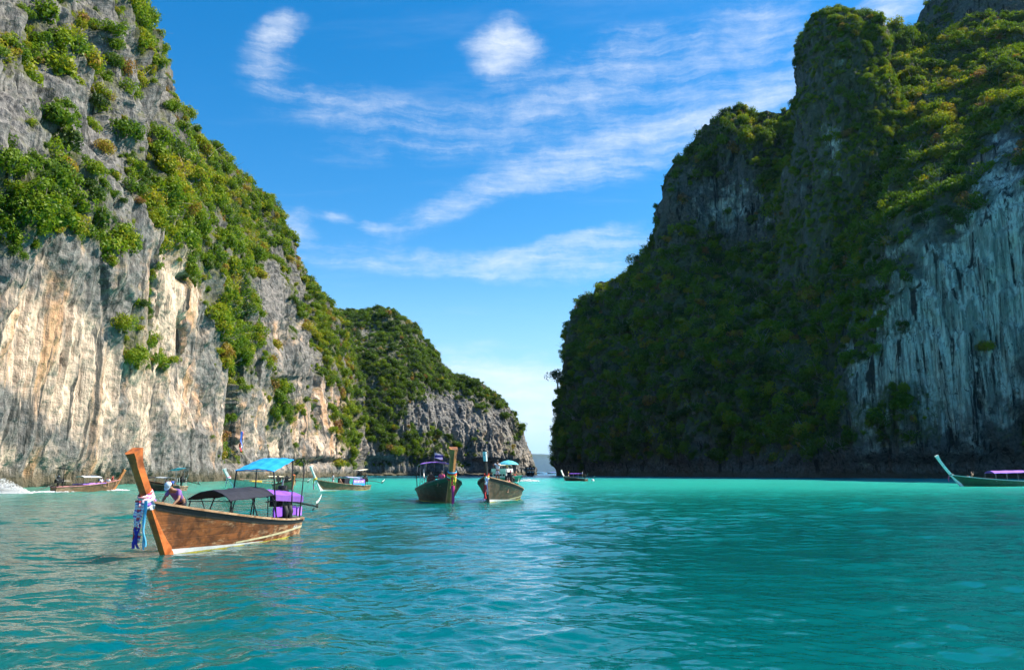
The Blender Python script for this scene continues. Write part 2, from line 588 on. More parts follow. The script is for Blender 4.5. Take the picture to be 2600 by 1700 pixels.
# dark clefts that split the wall
uL, vL, _ = project(PL)
PL[..., 0] -= 8.0 * np.clip(blobs(uL + 0.05 * (vL - 1050) + 6 * fbm(PL, 9, octaves=2, seed=12), vL, [(588, 1080, 9, 95, 1.0), (596, 960, 7, 60, 0.8), (452, 860, 7, 60, 0.6), (372, 740, 6, 70, 0.5), (640, 560, 8, 70, 0.7), (800, 1000, 6, 60, 0.7), (250, 700, 5, 60, 0.5)]), 0, 1)
PL[..., 0] -= 3.0 * np.clip(blobs(uL, vL, [(815, 1172, 80, 9, 1.0), (735, 965, 30, 8, 0.8), (700, 1180, 40, 8, 0.6), (480, 705, 26, 10, 0.9)]), 0, 1)
uL, vL, _ = project(PL)
nL = surf_normals(PL)
if np.sum(nL[130] @ np.array([1.0, 0, 0])) < 0:
    nL = -nL
paleL = blobs(uL, vL, [(120, 930, 170, 260, 1.0), (430, 760, 70, 190, 0.75), (330, 1050, 140, 200, 0.35), (480, 740, 40, 90, 0.4), (740, 1080, 180, 170, 0.5),
                       (720, 840, 90, 60, 0.45), (500, 1030, 120, 150, 0.2), (60, 1180, 140, 60, 0.2), (860, 1100, 60, 120, 0.3), (30, 1040, 70, 60, -0.6), (120, 1120, 60, 60, -0.35),
                       (470, 1170, 70, 60, -0.5), (760, 780, 120, 90, -0.2), (80, 280, 200, 160, -0.2), (560, 1120, 60, 120, 0.15), (380, 1130, 70, 60, 0.2)])
vegL = -0.46 + 1.95 * fbm(PL, 26, 26, 22, 4, 0.55, 5.0) + 1.5 * np.clip(nL[..., 2], -0.3, 0.8) + 0.25 * fbm(PL, 8, octaves=3, seed=6)
vegL += blobs(uL, vL, [
    (120, 520, 250, 130, 1.5), (60, 410, 130, 70, 0.8), (280, 620, 90, 60, 0.8), (520, 520, 210, 130, 0.65), (640, 560, 90, 180, 0.4), (620, 430, 130, 140, 0.8),
    (260, 170, 110, 150, 0.75), (60, 120, 80, 110, 0.7), (480, 330, 130, 120, 0.55), (330, 850, 60, 130, 1.2), (600, 880, 55, 130, 1.1), (600, 780, 50, 80, 0.7),
    (790, 730, 60, 120, 1.2), (830, 850, 45, 90, 1.0), (890, 1040, 40, 130, 1.1), (560, 720, 60, 110, 0.8), (450, 1000, 40, 60, 0.7), (670, 1080, 50, 60, 0.5),
    (400, 1150, 130, 50, 0.45), (740, 990, 50, 50, 0.4), (650, 635, 45, 38, 0.9), (480, 660, 50, 70, 0.4), (390, 60, 60, 120, 0.3),
    (120, 920, 150, 230, -1.8), (60, 1120, 200, 120, -1.0), (430, 720, 50, 120, -1.1), (260, 900, 28, 250, -0.8), (740, 900, 70, 90, -0.9), (700, 760, 60, 90, -0.9), (640, 1150, 160, 70, -0.35), (420, 960, 90, 100, 0.35), (660, 960, 60, 90, 0.3),
    (60, 250, 130, 80, -0.8), (200, 380, 70, 40, -0.6), (400, 230, 45, 120, -0.7), (450, 400, 50, 60, -0.3), (500, 1000, 60, 140, -0.6), (820, 1120, 50, 90, -0.5), (130, 60, 30, 60, -0.6),
    (300, 420, 40, 80, -0.3), (610, 660, 40, 90, -0.35)])
vegL = np.where(PL[..., 2] < 5.0, -1.0, vegL)
GL = close_back(PL, (-70, 10, 0))
cliff_left = cliff_object('cliff_left', GL, M_ROCK, paleL, sstep(-0.2, 0.55, vegL))

# ------------------------------------------------------------------ headland beyond it
MC = [  # base (u, distance) and the ridge (u, v, distance), then the height share of the face at which it starts to lean back
    ((800, 500), (800, 790, 590)), ((862, 503), (852, 772, 590)), ((925, 508), (905, 782, 590)), ((985, 518), (985, 780, 595)), ((1040, 530), (1040, 806, 600)),
    ((1100, 545), (1095, 866, 604)), ((1160, 560), (1150, 922, 606)), ((1220, 574), (1204, 956, 608)), ((1275, 588), (1260, 1012, 612)),
    ((1310, 596), (1292, 1046, 614)), ((1336, 604), (1312, 1088, 620)), ((1342, 622), (1330, 1130, 634)), ((1330, 650), (1322, 1140, 655)), ((1270, 690), (1270, 1130, 690)),
]
rowsM = [(-3, 0.0), (1.5, 0.0), (6, -0.02), (0.22, 0.06), (0.42, 0.18), (0.62, 0.38), (0.80, 0.62), (0.93, 0.84), (1.0, 1.0)]
C_MID = []
for k, (zz, f) in enumerate(rowsM):
    line = []
    for (bu, bd), (ru, rv, rd) in MC:
        b = np.array([ray(bu + (12 if bu > 1180 else 0), 1207)[0] * bd, bd, 0.0])
        r = at(ru + (10 if bu > 1180 else 0), rv + 16, rd)
        z = zz if k < 3 else zz * r[2]
        q = b + (r - b) * f
        q[2] = z
        line.append(q)
    C_MID.append(line)
PM, NM, dM = build_cliff('headland', C_MID, 230, 300, M_ROCK_M, (0.67, -0.74, 0), power=0.0, big=7.0, mid=2.6, flute=3.4, rough=1.0, seed=3.1, ledge=1.6, fl=(6.5, 48.0))
uM, vM, _ = project(PM)
nch = sstep(0.5, 2.0, PM[..., 2]) * (1 - sstep(9.0, 13.0, PM[..., 2])) * (blobs(uM, vM, [(1240, 1190, 60, 60, 1.0), (960, 1180, 55, 60, 0.9), (1090, 1190, 60, 60, 0.5)]))
PM[..., 1] += 7.0 * np.clip(nch, 0, 1.2)
PM[..., 0] -= 5.0 * np.clip(nch, 0, 1.2)
nM = surf_normals(PM)
if np.sum(nM[80] @ np.array([0.67, -0.74, 0])) < 0:
    nM = -nM
paleM = blobs(uM, vM, [(1270, 1120, 60, 70, 0.45), (1345, 1160, 30, 50, 0.4), (1180, 1050, 70, 90, 0.25), (1120, 1120, 80, 50, 0.2), (1240, 1000, 40, 50, 0.2)])
vegM = -0.10 + 1.6 * fbm(PM, 30, 30, 24, 4, 0.55, 15.0) + 1.1 * np.clip(nM[..., 2], -0.3, 0.8) + 0.3 * fbm(PM, 9, octaves=3, seed=16)
vegM += blobs(uM, vM, [(1000, 800, 140, 45, 1.2), (960, 960, 70, 200, 0.85), (1130, 920, 90, 60, 0.8), (1240, 1020, 70, 40, 0.8), (1310, 1090, 30, 60, 0.9), (1060, 1130, 60, 40, 0.35),
                       (930, 870, 40, 40, -0.9), (1190, 1080, 70, 80, -0.9), (1110, 1010, 70, 60, -0.55), (1270, 1120, 45, 70, -0.8), (1345, 1160, 20, 50, -0.6), (985, 860, 40, 40, -0.5)])
vegM = np.where(PM[..., 2] < 6.0, -1.0, vegM)
GM = close_back(PM, (-30, 60, 0))
headland = cliff_object('headland', GM, M_ROCK_M, paleM, sstep(-0.2, 0.55, vegM))

# ------------------------------------------------------------------ right cliff: shaded slope, pale overhanging wall, sunlit terrace
RCOLS = [  # (u, v, distance) from the sea up
    [(1520, 1205, 620), (1520, 1185, 620), (1520, 1165, 620), (1520, 1145, 618), (1525, 1125, 615), (1530, 1110, 612), (1535, 1100, 610)],
    [(1448, 1206, 566), (1446, 1150, 566), (1448, 1090, 566), (1452, 1030, 566), (1462, 980, 568), (1472, 940, 570), (1480, 920, 574)],
    [(1428, 1207, 532), (1426, 1120, 532), (1430, 1020, 534), (1438, 940, 536), (1452, 865, 540), (1462, 810, 548), (1480, 785, 555)],
    [(1500, 1207, 500), (1490, 1090, 503), (1490, 970, 510), (1508, 880, 518), (1532, 800, 525), (1560, 742, 530), (1580, 718, 536)],
    [(1620, 1208, 460), (1608, 1070, 466), (1612, 920, 480), (1624, 800, 498), (1644, 700, 508), (1664, 625, 512), (1680, 590, 518)],
    [(1720, 1208, 436), (1708, 1060, 444), (1706, 890, 462), (1708, 740, 484), (1716, 610, 498), (1716, 490, 502), (1728, 412, 510)],
    [(1850, 1209, 400), (1838, 1050, 410), (1836, 870, 436), (1838, 730, 464), (1850, 640, 488), (1838, 410, 496), (1850, 294, 514)],
    [(1990, 1211, 366), (1976, 1040, 377), (1972, 850, 406), (1976, 690, 442), (1984, 560, 462), (1990, 400, 490), (1995, 290, 510)],
    [(2110, 1212, 344), (2104, 1040, 354), (2100, 840, 378), (2100, 680, 404), (2104, 540, 426), (2120, 340, 452), (2140, 200, 480)],
    [(2190, 1212, 332), (2160, 1080, 334), (2150, 900, 344), (2180, 740, 362), (2190, 540, 390), (2230, 310, 424), (2250, 84, 462)],
    [(2300, 1213, 320), (2300, 1060, 317), (2300, 860, 318), (2310, 640, 328), (2310, 450, 364), (2320, 250, 418), (2340, 92, 470)],
    [(2440, 1213.5, 311), (2445, 1060, 306), (2450, 850, 306), (2450, 570, 314), (2450, 380, 354), (2440, 215, 408), (2420, 80, 462)],
    [(2600, 1214, 301), (2600, 1060, 297), (2600, 820, 297), (2600, 480, 302), (2600, 300, 340), (2590, 160, 396), (2570, 45, 450)],
    [(2800, 1216, 282), (2800, 1060, 279), (2800, 800, 280), (2800, 440, 286), (2800, 240, 312), (2790, 190, 368), (2760, 130, 430)],
    [(3100, 1218, 250), (3100, 1060, 248), (3100, 700, 250), (3105, 300, 254), (3115, 20, 264), (3130, -40, 296), (3100, 100, 370)],
    [(3700, 1224, 190), (3700, 1060, 190), (3710, 550, 192), (3740, 0, 198), (3780, -480, 212), (3830, -560, 250), (3800, -260, 320)],
]


C_RIGHT = np.array([[at(*RCOLS[c][r]) for c in range(len(RCOLS))] for r in range(7)])
base_row = C_RIGHT[0].copy()
base_row[:, 2] = 1.0
foot = base_row.copy()
foot[:, 2] = -3.0
C_RIGHT = np.concatenate([foot[None], base_row[None], C_RIGHT[1:]], axis=0)
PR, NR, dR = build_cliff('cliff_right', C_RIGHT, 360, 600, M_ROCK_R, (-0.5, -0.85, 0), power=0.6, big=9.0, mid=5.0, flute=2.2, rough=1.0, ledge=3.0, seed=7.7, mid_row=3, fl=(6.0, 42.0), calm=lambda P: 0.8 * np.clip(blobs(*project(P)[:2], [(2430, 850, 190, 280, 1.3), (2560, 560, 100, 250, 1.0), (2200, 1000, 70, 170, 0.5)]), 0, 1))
uR, vR, _ = project(PR)
notr = sstep(0.3, 2.0, PR[..., 2]) * (1 - sstep(5.0, 10.0, PR[..., 2]))
PR[..., 1] += 3.4 * notr * (0.7 + 0.6 * fbm(PR, 25, octaves=2, seed=8))
nR = surf_normals(PR)
if np.sum(nR[120] @ np.array([-0.5, -0.85, 0])) < 0:
    nR = -nR
paleR = blobs(uR, vR, [(2420, 850, 210, 260, 1.05), (2540, 560, 90, 250, 0.7), (2200, 1000, 60, 160, 0.45), (1880, 520, 110, 80, 0.45), (1800, 560, 60, 60, 0.3), (1600, 1150, 200, 40, 0.1), (2080, 400, 60, 60, 0.15)])
vegR = 0.62 + 0.9 * fbm(PR, 34, 34, 30, 4, 0.55, 25.0) + 0.9 * np.clip(nR[..., 2], -0.3, 0.8) + 0.3 * fbm(PR, 9, octaves=3, seed=26)
vegR += blobs(uR, vR, [(2440, 830, 190, 270, -2.0), (2560, 500, 80, 220, -1.5), (2180, 1010, 60, 160, -0.7), (1860, 520, 110, 110, -1.5), (1690, 560, 60, 90, -0.5), (1760, 330, 120, 60, 0.3),
                       (1720, 1190, 400, 25, -0.7), (2330, 230, 200, 140, 1.2), (2200, 520, 90, 200, 0.4), (1950, 330, 60, 40, 0.3), (2240, 1180, 400, 40, -0.8), (2400, 1010, 160, 60, 0.45)])
vegR = np.where(PR[..., 2] < 7.0, -1.0, vegR)
GR = close_back(PR, (95, 22, 0))
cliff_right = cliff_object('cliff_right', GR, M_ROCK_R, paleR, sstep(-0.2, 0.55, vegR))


# ------------------------------------------------------------------ the rock tower and the high crag that stand up behind the slope
def radial_rock(name, prof, mat, seed, nr=150, nc=170):
    """prof: list of (z, cx, cy, rx, ry)"""
    prof = np.array(prof, dtype=float)
    tr = np.linspace(0, len(prof) - 1, nr)
    Q = catmull(prof, tr)
    th = np.linspace(0, 2 * np.pi, nc)
    ct, sn = np.cos(th)[None, :], np.sin(th)[None, :]
    sup = (np.abs(ct) ** 3.0 + np.abs(sn) ** 3.0) ** (-1 / 3.0)
    P = np.stack([Q[:, 1:2] + Q[:, 3:4] * ct * sup, Q[:, 2:3] + Q[:, 4:5] * sn * sup, np.repeat(Q[:, 0:1], nc, 1)], axis=-1)
    Nn = np.stack([np.repeat(ct, nr, 0), np.repeat(sn, nr, 0), np.zeros((nr, nc))], axis=-1)
    fade = np.ones((nr, nc))
    P[:, -1] = P[:, 0]
    d = 6.0 * fbm(P, 26, 26, 40, 3, 0.5, seed) + 4.2 * fbm(P, 12, 12, 26, 4, 0.55, seed + 1, ridged=True) + 2.0 * fbm(P, 4.5, 4.5, 26, 3, 0.6, seed + 2, ridged=True) + 1.1 * fbm(P, 3.0, 3.0, 6.0, octaves=3, seed=seed + 3)
    P = P + Nn * (d * fade)[..., None]
    P[..., 2] += 2.2 * fbm(P, 9, octaves=3, seed=seed + 5) * sstep(0.6, 1.0, np.linspace(0, 1, nr))[:, None]
    P[:, -1] = P[:, 0]
    return P


tc_ = at(2140, 400, 424)
zt = lambda v: z_at(v, 424)
PT = radial_rock('tower', [(50, tc_[0], 432, 42, 46), (zt(760), tc_[0] + 1, 431, 36, 41), (zt(540), tc_[0] + 2, 429, 30, 36), (zt(380), tc_[0] + 3, 428, 25, 32), (zt(230), tc_[0] + 4, 428, 20.5, 29), (zt(130), tc_[0] + 4, 428, 17.5, 26),
                           (zt(80), tc_[0] + 3, 429, 14.5, 21), (zt(54), tc_[0], 430, 8, 12), (zt(48), tc_[0] - 2, 430, 0.5, 0.5)], M_ROCK_R, 31.0)
uT, vT, _ = project(PT)
nT = surf_normals(PT)
if np.mean(nT[60, :] * (PT[60, :] - PT[60, :].mean(axis=0))) < 0:
    nT = -nT
vegT = 0.8 + 0.9 * fbm(PT, 24, 24, 22, 4, 0.55, 35.0) + 1.4 * np.clip(nT[..., 2], -0.3, 0.9) + 0.5 * nT[..., 0]
vegT += blobs(uT, vT, [(2100, 130, 60, 100, -0.3), (2200, 140, 90, 90, 0.7), (2050, 500, 60, 120, -0.2), (2100, 30, 80, 30, 0.5)])
paleT = 0.15 + blobs(uT, vT, [(2110, 360, 30, 70, 0.5), (2120, 130, 30, 60, 0.2)])
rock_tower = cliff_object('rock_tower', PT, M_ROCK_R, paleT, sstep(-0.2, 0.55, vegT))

cg = at(2560, 20, 470)
PC = radial_rock('crag', [(150, cg[0] + 6, 498, 62, 50), (215, cg[0] + 6, 496, 54, 44), (z_at(140, 496), cg[0] + 8, 496, 48, 38), (z_at(60, 496), cg[0] + 9, 496, 44, 33), (z_at(0, 496), cg[0] + 10, 496, 40, 28), (z_at(-60, 496), cg[0] + 14, 496, 20, 14), (z_at(-70, 496), cg[0] + 14, 496, 0.5, 0.5)], M_ROCK_R, 41.0, 110, 130)
nC = surf_normals(PC)
if np.mean(nC[40, :] * (PC[40, :] - PC[40, :].mean(axis=0))) < 0:
    nC = -nC
vegC = -0.35 + 0.9 * fbm(PC, 20, 20, 20, 4, 0.55, 45.0) + 1.3 * np.clip(nC[..., 2], -0.3, 0.9)
high_crag = cliff_object('high_crag', PC, M_ROCK_R, np.full(PC.shape[:2], 0.1), sstep(-0.2, 0.55, vegC))

# ------------------------------------------------------------------ far island seen through the gap
def far_island():
    xs = np.linspace(-2600, 3400, 120) * 2.86
    y0 = 28000.0
    xs = xs / 2.86
    prof = (160 + 70 * np.exp(-((xs - 60) / 700) ** 2) + 45 * np.exp(-((xs + 900) / 500) ** 2)) * 2.86
    prof *= np.clip(np.minimum((xs + 2600) / 500, (3400 - xs) / 500), 0, 1)
    xs = xs * 2.86
    V = []
    fr = [(0.0, -2.0), (60.0, 0.25), (180.0, 0.62), (330.0, 0.9), (470.0, 1.0), (650.0, 0.85), (900.0, 0.4), (1100.0, -0.02)]
    for dy_, zf in fr:
        q = np.stack([xs, np.full_like(xs, y0 + dy_), prof * max(zf, 0) + (zf if zf < 0 else 0)], axis=-1)
        q[:, 2] += 40 * fbm(q, 400, octaves=4, seed=51) * (1 if 0 < zf else 0)
        V.append(q)
    V = np.array(V)
    m, nt = new_mat('far_forest')
    B = NB(nt)
    c = B.ramp(B.noise(B.pos(), 0.01, 6.0, 0.6), [(0.3, (0.03, 0.05, 0.025)), (0.7, (0.075, 0.10, 0.045))])
    B.out(B.principled(c, 0.95).outputs[0])
    o = link_obj('far_hills', mesh_np('far_hills', V.reshape(-1, 3), grid_faces(*V.shape[:2]), (m,), True))
    o['kind'] = 'structure'


far_island()


# ------------------------------------------------------------------ water
def wave_height(x, y):
    """a light chop: many short crested wave trains over a low swell"""
    r = np.random.default_rng(5)
    h = np.zeros(x.shape)
    dist = np.sqrt(x * x + y * y)
    for k in range(72):
        lam = 0.24 * (5.0 / 0.24) ** (r.random() ** 1.1)
        main = math.radians(255)
        th = main + r.normal(0, 0.62)
        kx, ky = 2 * math.pi / lam * math.cos(th), 2 * math.pi / lam * math.sin(th)
        amp = 0.0043 * lam ** 0.85 * (0.6 + 0.8 * r.random())
        ph = r.random() * 6.283
        keep = np.clip((lam * 95.0 / np.maximum(dist, 1.0)) - 1.0, 0, 1)      # wave trains the mesh is too coarse for are left to the bump
        h += amp * keep * np.sin(kx * x + ky * y + ph + 0.8 * np.sin(0.21 * kx * y - 0.17 * ky * x + ph))
    patch = np.clip(0.85 + 0.75 * pnoise(x / 11.0, y / 17.0, np.zeros_like(x)) + 0.35 * pnoise(x / 4.0, y / 6.0, np.ones_like(x)), 0.25, 1.8)
    return h * patch


def make_water():
    ys = [-9.0]
    while ys[-1] < 330:
        ys.append(ys[-1] + max(0.07 if ys[-1] < 8 else 0.05, 0.0024 * max(ys[-1], 0) + 0.00002 * ys[-1] ** 2))
    ys += list(np.geomspace(345, 34000, 42))
    ys = np.array(ys)
    # width of the sheet grows with distance only where it is needed: every row spans the whole bay
    nx = 660
    tx = np.linspace(-1, 1, nx)
    tx = np.sign(tx) * np.abs(tx) ** 1.0
    half = np.where(ys < 330, 8.0 + 0.88 * ys, 26000.0)
    half = np.maximum(half, 22.0)
    half = np.where(ys >= 330, 8.0 + 330 * 0.88 + (ys - 330) * 1.05, half)
    X = tx[None, :] * half[:, None]
    Y = np.repeat(ys[:, None], nx, 1)
    Z = wave_height(X, Y) * np.clip((420 - Y) / 120, 0, 1)
    G = np.stack([X, Y, Z], axis=-1)
    me = mesh_np('water', G.reshape(-1, 3), grid_faces(len(ys), nx), (), True)
    # the rest of the sheet, sides and behind the camera
    return me, ys, half


M_WATER, nt = new_mat('sea_water')
B = NB(nt)
p = B.pos()
sx = B.n('ShaderNodeSeparateXYZ')
B.link(p, sx.inputs[0])
dist = B.vmath('LENGTH', p)
patch = B.noise(B.mapping(p, scale=(0.016, 0.011, 0.0)), 1.0, 4.0, 0.55, 0.6)
pn = B.math('SUBTRACT', patch, 0.5)
dd = B.math('ADD', sx.outputs[1], B.math('MULTIPLY', pn, 75.0))
deep = B.ramp(B.math('DIVIDE', dd, 320.0, clamp=True), [
    (0.0, (0.0002, 0.095, 0.100)), (0.10, (0.0003, 0.105, 0.108)), (0.20, (0.001, 0.165, 0.145)), (0.36, (0.016, 0.33, 0.265)), (0.62, (0.022, 0.38, 0.30)), (0.90, (0.015, 0.30, 0.28)), (1.0, (0.006, 0.16, 0.20))])
# pale sand shelf along the left wall
shelf = B.maprange(B.math('ADD', sx.outputs[0], B.math('MULTIPLY', pn, 50.0)), -74.0, -30.0, 0.62, 0.0)
shelf = B.math('MULTIPLY', shelf, B.maprange(sx.outputs[1], 30.0, 90.0))
shelf = B.math('MULTIPLY', shelf, B.maprange(sx.outputs[1], 250.0, 420.0, 1.0, 0.0))
body = B.mix(shelf, deep, (0.060, 0.155, 0.105))
offshore = B.maprange(sx.outputs[1], 420.0, 800.0)
body = B.mix(offshore, body, (0.006, 0.10, 0.19))
w1 = B.noise(B.mapping(p, rot=(0, 0, 0.3), scale=(1.5, 2.3, 1.0)), 1.0, 3.0, 0.55, 0.3)
w2 = B.noise(B.mapping(p, rot=(0, 0, -0.25), scale=(0.34, 0.62, 1.0)), 1.0, 3.0, 0.5, 0.3)
w3 = B.noise(B.mapping(p, scale=(5.0, 7.5, 1.0)), 1.0, 2.0, 0.5)
far = B.maprange(dist, 12.0, 140.0, smooth=False)
hh = B.math('ADD', B.math('MULTIPLY', w1, B.math('ADD', 0.030, B.math('MULTIPLY', far, 0.075))), B.math('MULTIPLY', w2, B.math('MULTIPLY', far, 0.34)))
hh = B.math('ADD', hh, B.math('MULTIPLY', w3, 0.006))
nrm = B.bump(hh, 1.0, 1.0)
diff = B.n('ShaderNodeSubsurfaceScattering', falloff='BURLEY')       # light spreads through the clear water before it comes back up
B.put(diff.inputs['Color'], body)
diff.inputs['Scale'].default_value = 1.0
diff.inputs['Radius'].default_value = (1.0, 3.6, 3.6)
gl = B.n('ShaderNodeBsdfGlossy')
gl.distribution = 'GGX'
gl.inputs['Color'].default_value = (0.97, 0.98, 1.0, 1)
B.put(gl.inputs['Roughness'], B.math('ADD', 0.02, B.math('MULTIPLY', far, 0.14)))
B.link(nrm, gl.inputs['Normal'])
fr = B.n('ShaderNodeFresnel')
fr.inputs['IOR'].default_value = 1.36
B.link(nrm, fr.inputs['Normal'])
frc = B.math('MINIMUM', fr.outputs[0], B.math('SUBTRACT', 0.92, B.math('MULTIPLY', far, 0.52)))
mx = B.n('ShaderNodeMixShader')
B.link(frc, mx.inputs[0])
B.link(diff.outputs[0], mx.inputs[1])
B.link(gl.outputs[0], mx.inputs[2])
B.out(mx.outputs[0])

me, W_YS, W_HALF = make_water()
me.materials.append(M_WATER)
water = link_obj('water', me)
water['kind'] = 'structure'
# the same sea to the sides of and behind the viewer
S = 26000.0
vv, ff = [], []


def strip(pts):
    b = len(vv)
    vv.extend(pts)
    ff.append([b, b + 1, b + 2, b + 3])


for k in range(len(W_YS) - 1):
    for sgn in (-1, 1):
        strip([(sgn * W_HALF[k], W_YS[k], 0), (sgn * (W_HALF[k] + 8000), W_YS[k], 0), (sgn * (W_HALF[k + 1] + 8000), W_YS[k + 1], 0), (sgn * W_HALF[k + 1], W_YS[k + 1], 0)])
strip([(-9000, W_YS[0], 0), (9000, W_YS[0], 0), (9000, -9000, 0), (-9000, -9000, 0)])
ow = link_obj('open_water', mesh_np('open_water', vv, ff, (M_WATER,), True))
ow['kind'] = 'structure'


# ================================================================== vegetation
def leaf_material(name, source):
    m, nt = new_mat(name)
    B = NB(nt)
    if source == 'instancer':
        t = B.attr('tint', 'INSTANCER').outputs['Fac']
    else:
        t = B.attr('tint', 'OBJECT').outputs['Fac']
    lf = B.attr('leaf').outputs['Fac']
    tt = B.math('ADD', t, B.math('MULTIPLY', B.math('SUBTRACT', lf, 0.5), 0.34), clamp=True)
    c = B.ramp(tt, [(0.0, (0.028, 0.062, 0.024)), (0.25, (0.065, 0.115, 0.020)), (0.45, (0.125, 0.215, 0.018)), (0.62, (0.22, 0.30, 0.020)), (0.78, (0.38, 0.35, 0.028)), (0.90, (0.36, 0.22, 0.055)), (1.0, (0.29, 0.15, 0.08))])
    c = B.mix(B.maprange(lf, 0.0, 1.0, 0.0, 0.45), c, B.mix(1.0, c, (0.55, 0.62, 0.5), 'MULTIPLY'))
    d = B.n('ShaderNodeBsdfDiffuse')
    B.link(c, d.inputs['Color'])
    tr = B.n('ShaderNodeBsdfTranslucent')
    B.link(B.mix(1.0, c, (1.25, 1.3, 0.55), 'MULTIPLY'), tr.inputs['Color'])
    gl = B.n('ShaderNodeBsdfGlossy')
    gl.inputs['Roughness'].default_value = 0.45
    gl.inputs['Color'].default_value = (0.8, 0.85, 0.8, 1)
    a = B.n('ShaderNodeMixShader')
    a.inputs[0].default_value = 0.40
    B.link(d.outputs[0], a.inputs[1])
    B.link(tr.outputs[0], a.inputs[2])
    b = B.n('ShaderNodeMixShader')
    b.inputs[0].default_value = 0.012
    B.link(a.outputs[0], b.inputs[1])
    B.link(gl.outputs[0], b.inputs[2])
    B.out(b.outputs[0])
    return m


def bark_material():
    m, nt = new_mat('bark')
    B = NB(nt)
    c = B.ramp(B.noise(B.pos(), 3.0, 5.0, 0.6), [(0.3, (0.16, 0.13, 0.10)), (0.7, (0.42, 0.38, 0.32))])
    B.out(B.principled(c, 0.9).outputs[0])
    return m


M_LEAF_I = leaf_material('foliage', 'instancer')
M_LEAF_O = leaf_material('tree_foliage', 'object')
M_BARK = bark_material()


def crown_arrays(rng, lumps, leaves, leaf, shape=(1, 1, 0.8), drop=0.0, spread=0.62):
    """leaf sized faces spread over the skins of many small lumps; returns verts, faces, per face value"""
    cs = []
    for _ in range(lumps):
        v = rng.normal(size=3)
        v /= np.linalg.norm(v)
        v *= spread * rng.random() ** 0.45
        v[2] = abs(v[2]) * 0.9 - 0.15 - drop * rng.random()
        cs.append((v * np.array(shape), 0.22 + 0.24 * rng.random(), rng.random()))
    V, Fc, A = [], [], []
    for k in range(leaves):
        c, r, tone = cs[rng.integers(len(cs))]
        d = rng.normal(size=3)
        d[2] = d[2] * 0.85 + 0.25
        d /= np.linalg.norm(d)
        p = c + d * r * (0.72 + 0.36 * rng.random())
        n = d + 0.5 * rng.normal(size=3)
        n /= np.linalg.norm(n)
        a = np.cross(n, rng.normal(size=3))
        a /= np.linalg.norm(a)
        b = np.cross(n, a)
        s = leaf * (0.6 + 0.8 * rng.random())
        i = len(V)
        V += [p - a * s, p + b * s * 0.55, p + a * s, p - b * s * 0.55]
        Fc.append([i, i + 1, i + 2, i + 3])
        A.append(np.clip(0.55 * tone + 0.45 * rng.random(), 0, 1))
    return np.array(V), np.array(Fc), np.array(A)


def crown_mesh(name, rng, mat, **kw):
    V, Fc, A = crown_arrays(rng, **kw)
    me = mesh_np(name, V, Fc, (mat,), False)
    a = me.attributes.new('leaf', 'FLOAT', 'FACE')
    a.data.foreach_set('value', A.astype(np.float32))
    return me


vr = np.random.default_rng(3)
bush_col = bpy.data.collections.new('bush_kinds')
KINDS = [dict(lumps=16, leaves=1000, leaf=0.080, shape=(1, 1, 0.75)), dict(lumps=20, leaves=1050, leaf=0.076, shape=(1.1, 1.0, 0.6)), dict(lumps=12, leaves=820, leaf=0.086, shape=(0.85, 0.9, 1.0)),
         dict(lumps=22, leaves=950, leaf=0.076, shape=(1.2, 1.0, 0.5)), dict(lumps=10, leaves=600, leaf=0.09, shape=(0.8, 0.8, 1.1)), dict(lumps=18, leaves=760, leaf=0.072, shape=(1, 1, 0.85), drop=0.5),
         dict(lumps=15, leaves=380, leaf=0.08, shape=(1, 1, 0.9))]
for i, kw in enumerate(KINDS):
    ob = bpy.data.objects.new('bush_kind_%d' % i, crown_mesh('bush_kind_%d' % i, vr, M_LEAF_I, **kw))
    bush_col.objects.link(ob)


def twig_arrays(rng, n):
    V, Fc = [], []
    for k in range(n):
        a = rng.random() * 6.283
        p = np.array([0.0, 0.0, -0.3])
        d = np.array([math.cos(a) * 0.7, math.sin(a) * 0.7, 0.5 + 0.5 * rng.random()])
        w = 0.035
        for seg in range(4):
            q = p + d * (0.15 + 0.08 * rng.random())
            s1 = np.cross(d, rng.normal(size=3))
            s1 /= np.linalg.norm(s1)
            s2 = np.cross(d / np.linalg.norm(d), s1)
            i = len(V)
            for b, ww in ((p, w), (q, w * 0.7)):
                V += [b + s1 * ww, b - s1 * ww * 0.5 + s2 * ww * 0.87, b - s1 * ww * 0.5 - s2 * ww * 0.87]
            Fc += [[i, i + 1, i + 4, i + 3], [i + 1, i + 2, i + 5, i + 4], [i + 2, i, i + 3, i + 5]]
            p, w = q, w * 0.7
            d = d + rng.normal(0, 0.4, 3)
    return np.array(V), np.array(Fc)


for i in (1, 4, 6):
    src = bush_col.objects['bush_kind_%d' % i].data
    nv = len(src.vertices)
    co = np.zeros(nv * 3, np.float32)
    src.vertices.foreach_get('co', co)
    lf = np.zeros(len(src.polygons), np.float32)
    src.attributes['leaf'].data.foreach_get('value', lf)
    tv, tf = twig_arrays(vr, 9 if i != 6 else 22)
    fv = np.concatenate([co.reshape(-1, 3), tv])
    ff_ = np.concatenate([np.arange(nv).reshape(-1, 4), tf + nv])
    me2 = mesh_np(src.name + '_twigs', fv, ff_, (M_LEAF_I, M_BARK), False)
    me2.attributes.new('leaf', 'FLOAT', 'FACE').data.foreach_set('value', np.concatenate([lf, np.zeros(len(tf), np.float32)]))
    me2.polygons.foreach_set('material_index', np.concatenate([np.zeros(len(lf), np.int32), np.ones(len(tf), np.int32)]))
    bush_col.objects['bush_kind_%d' % i].data = me2


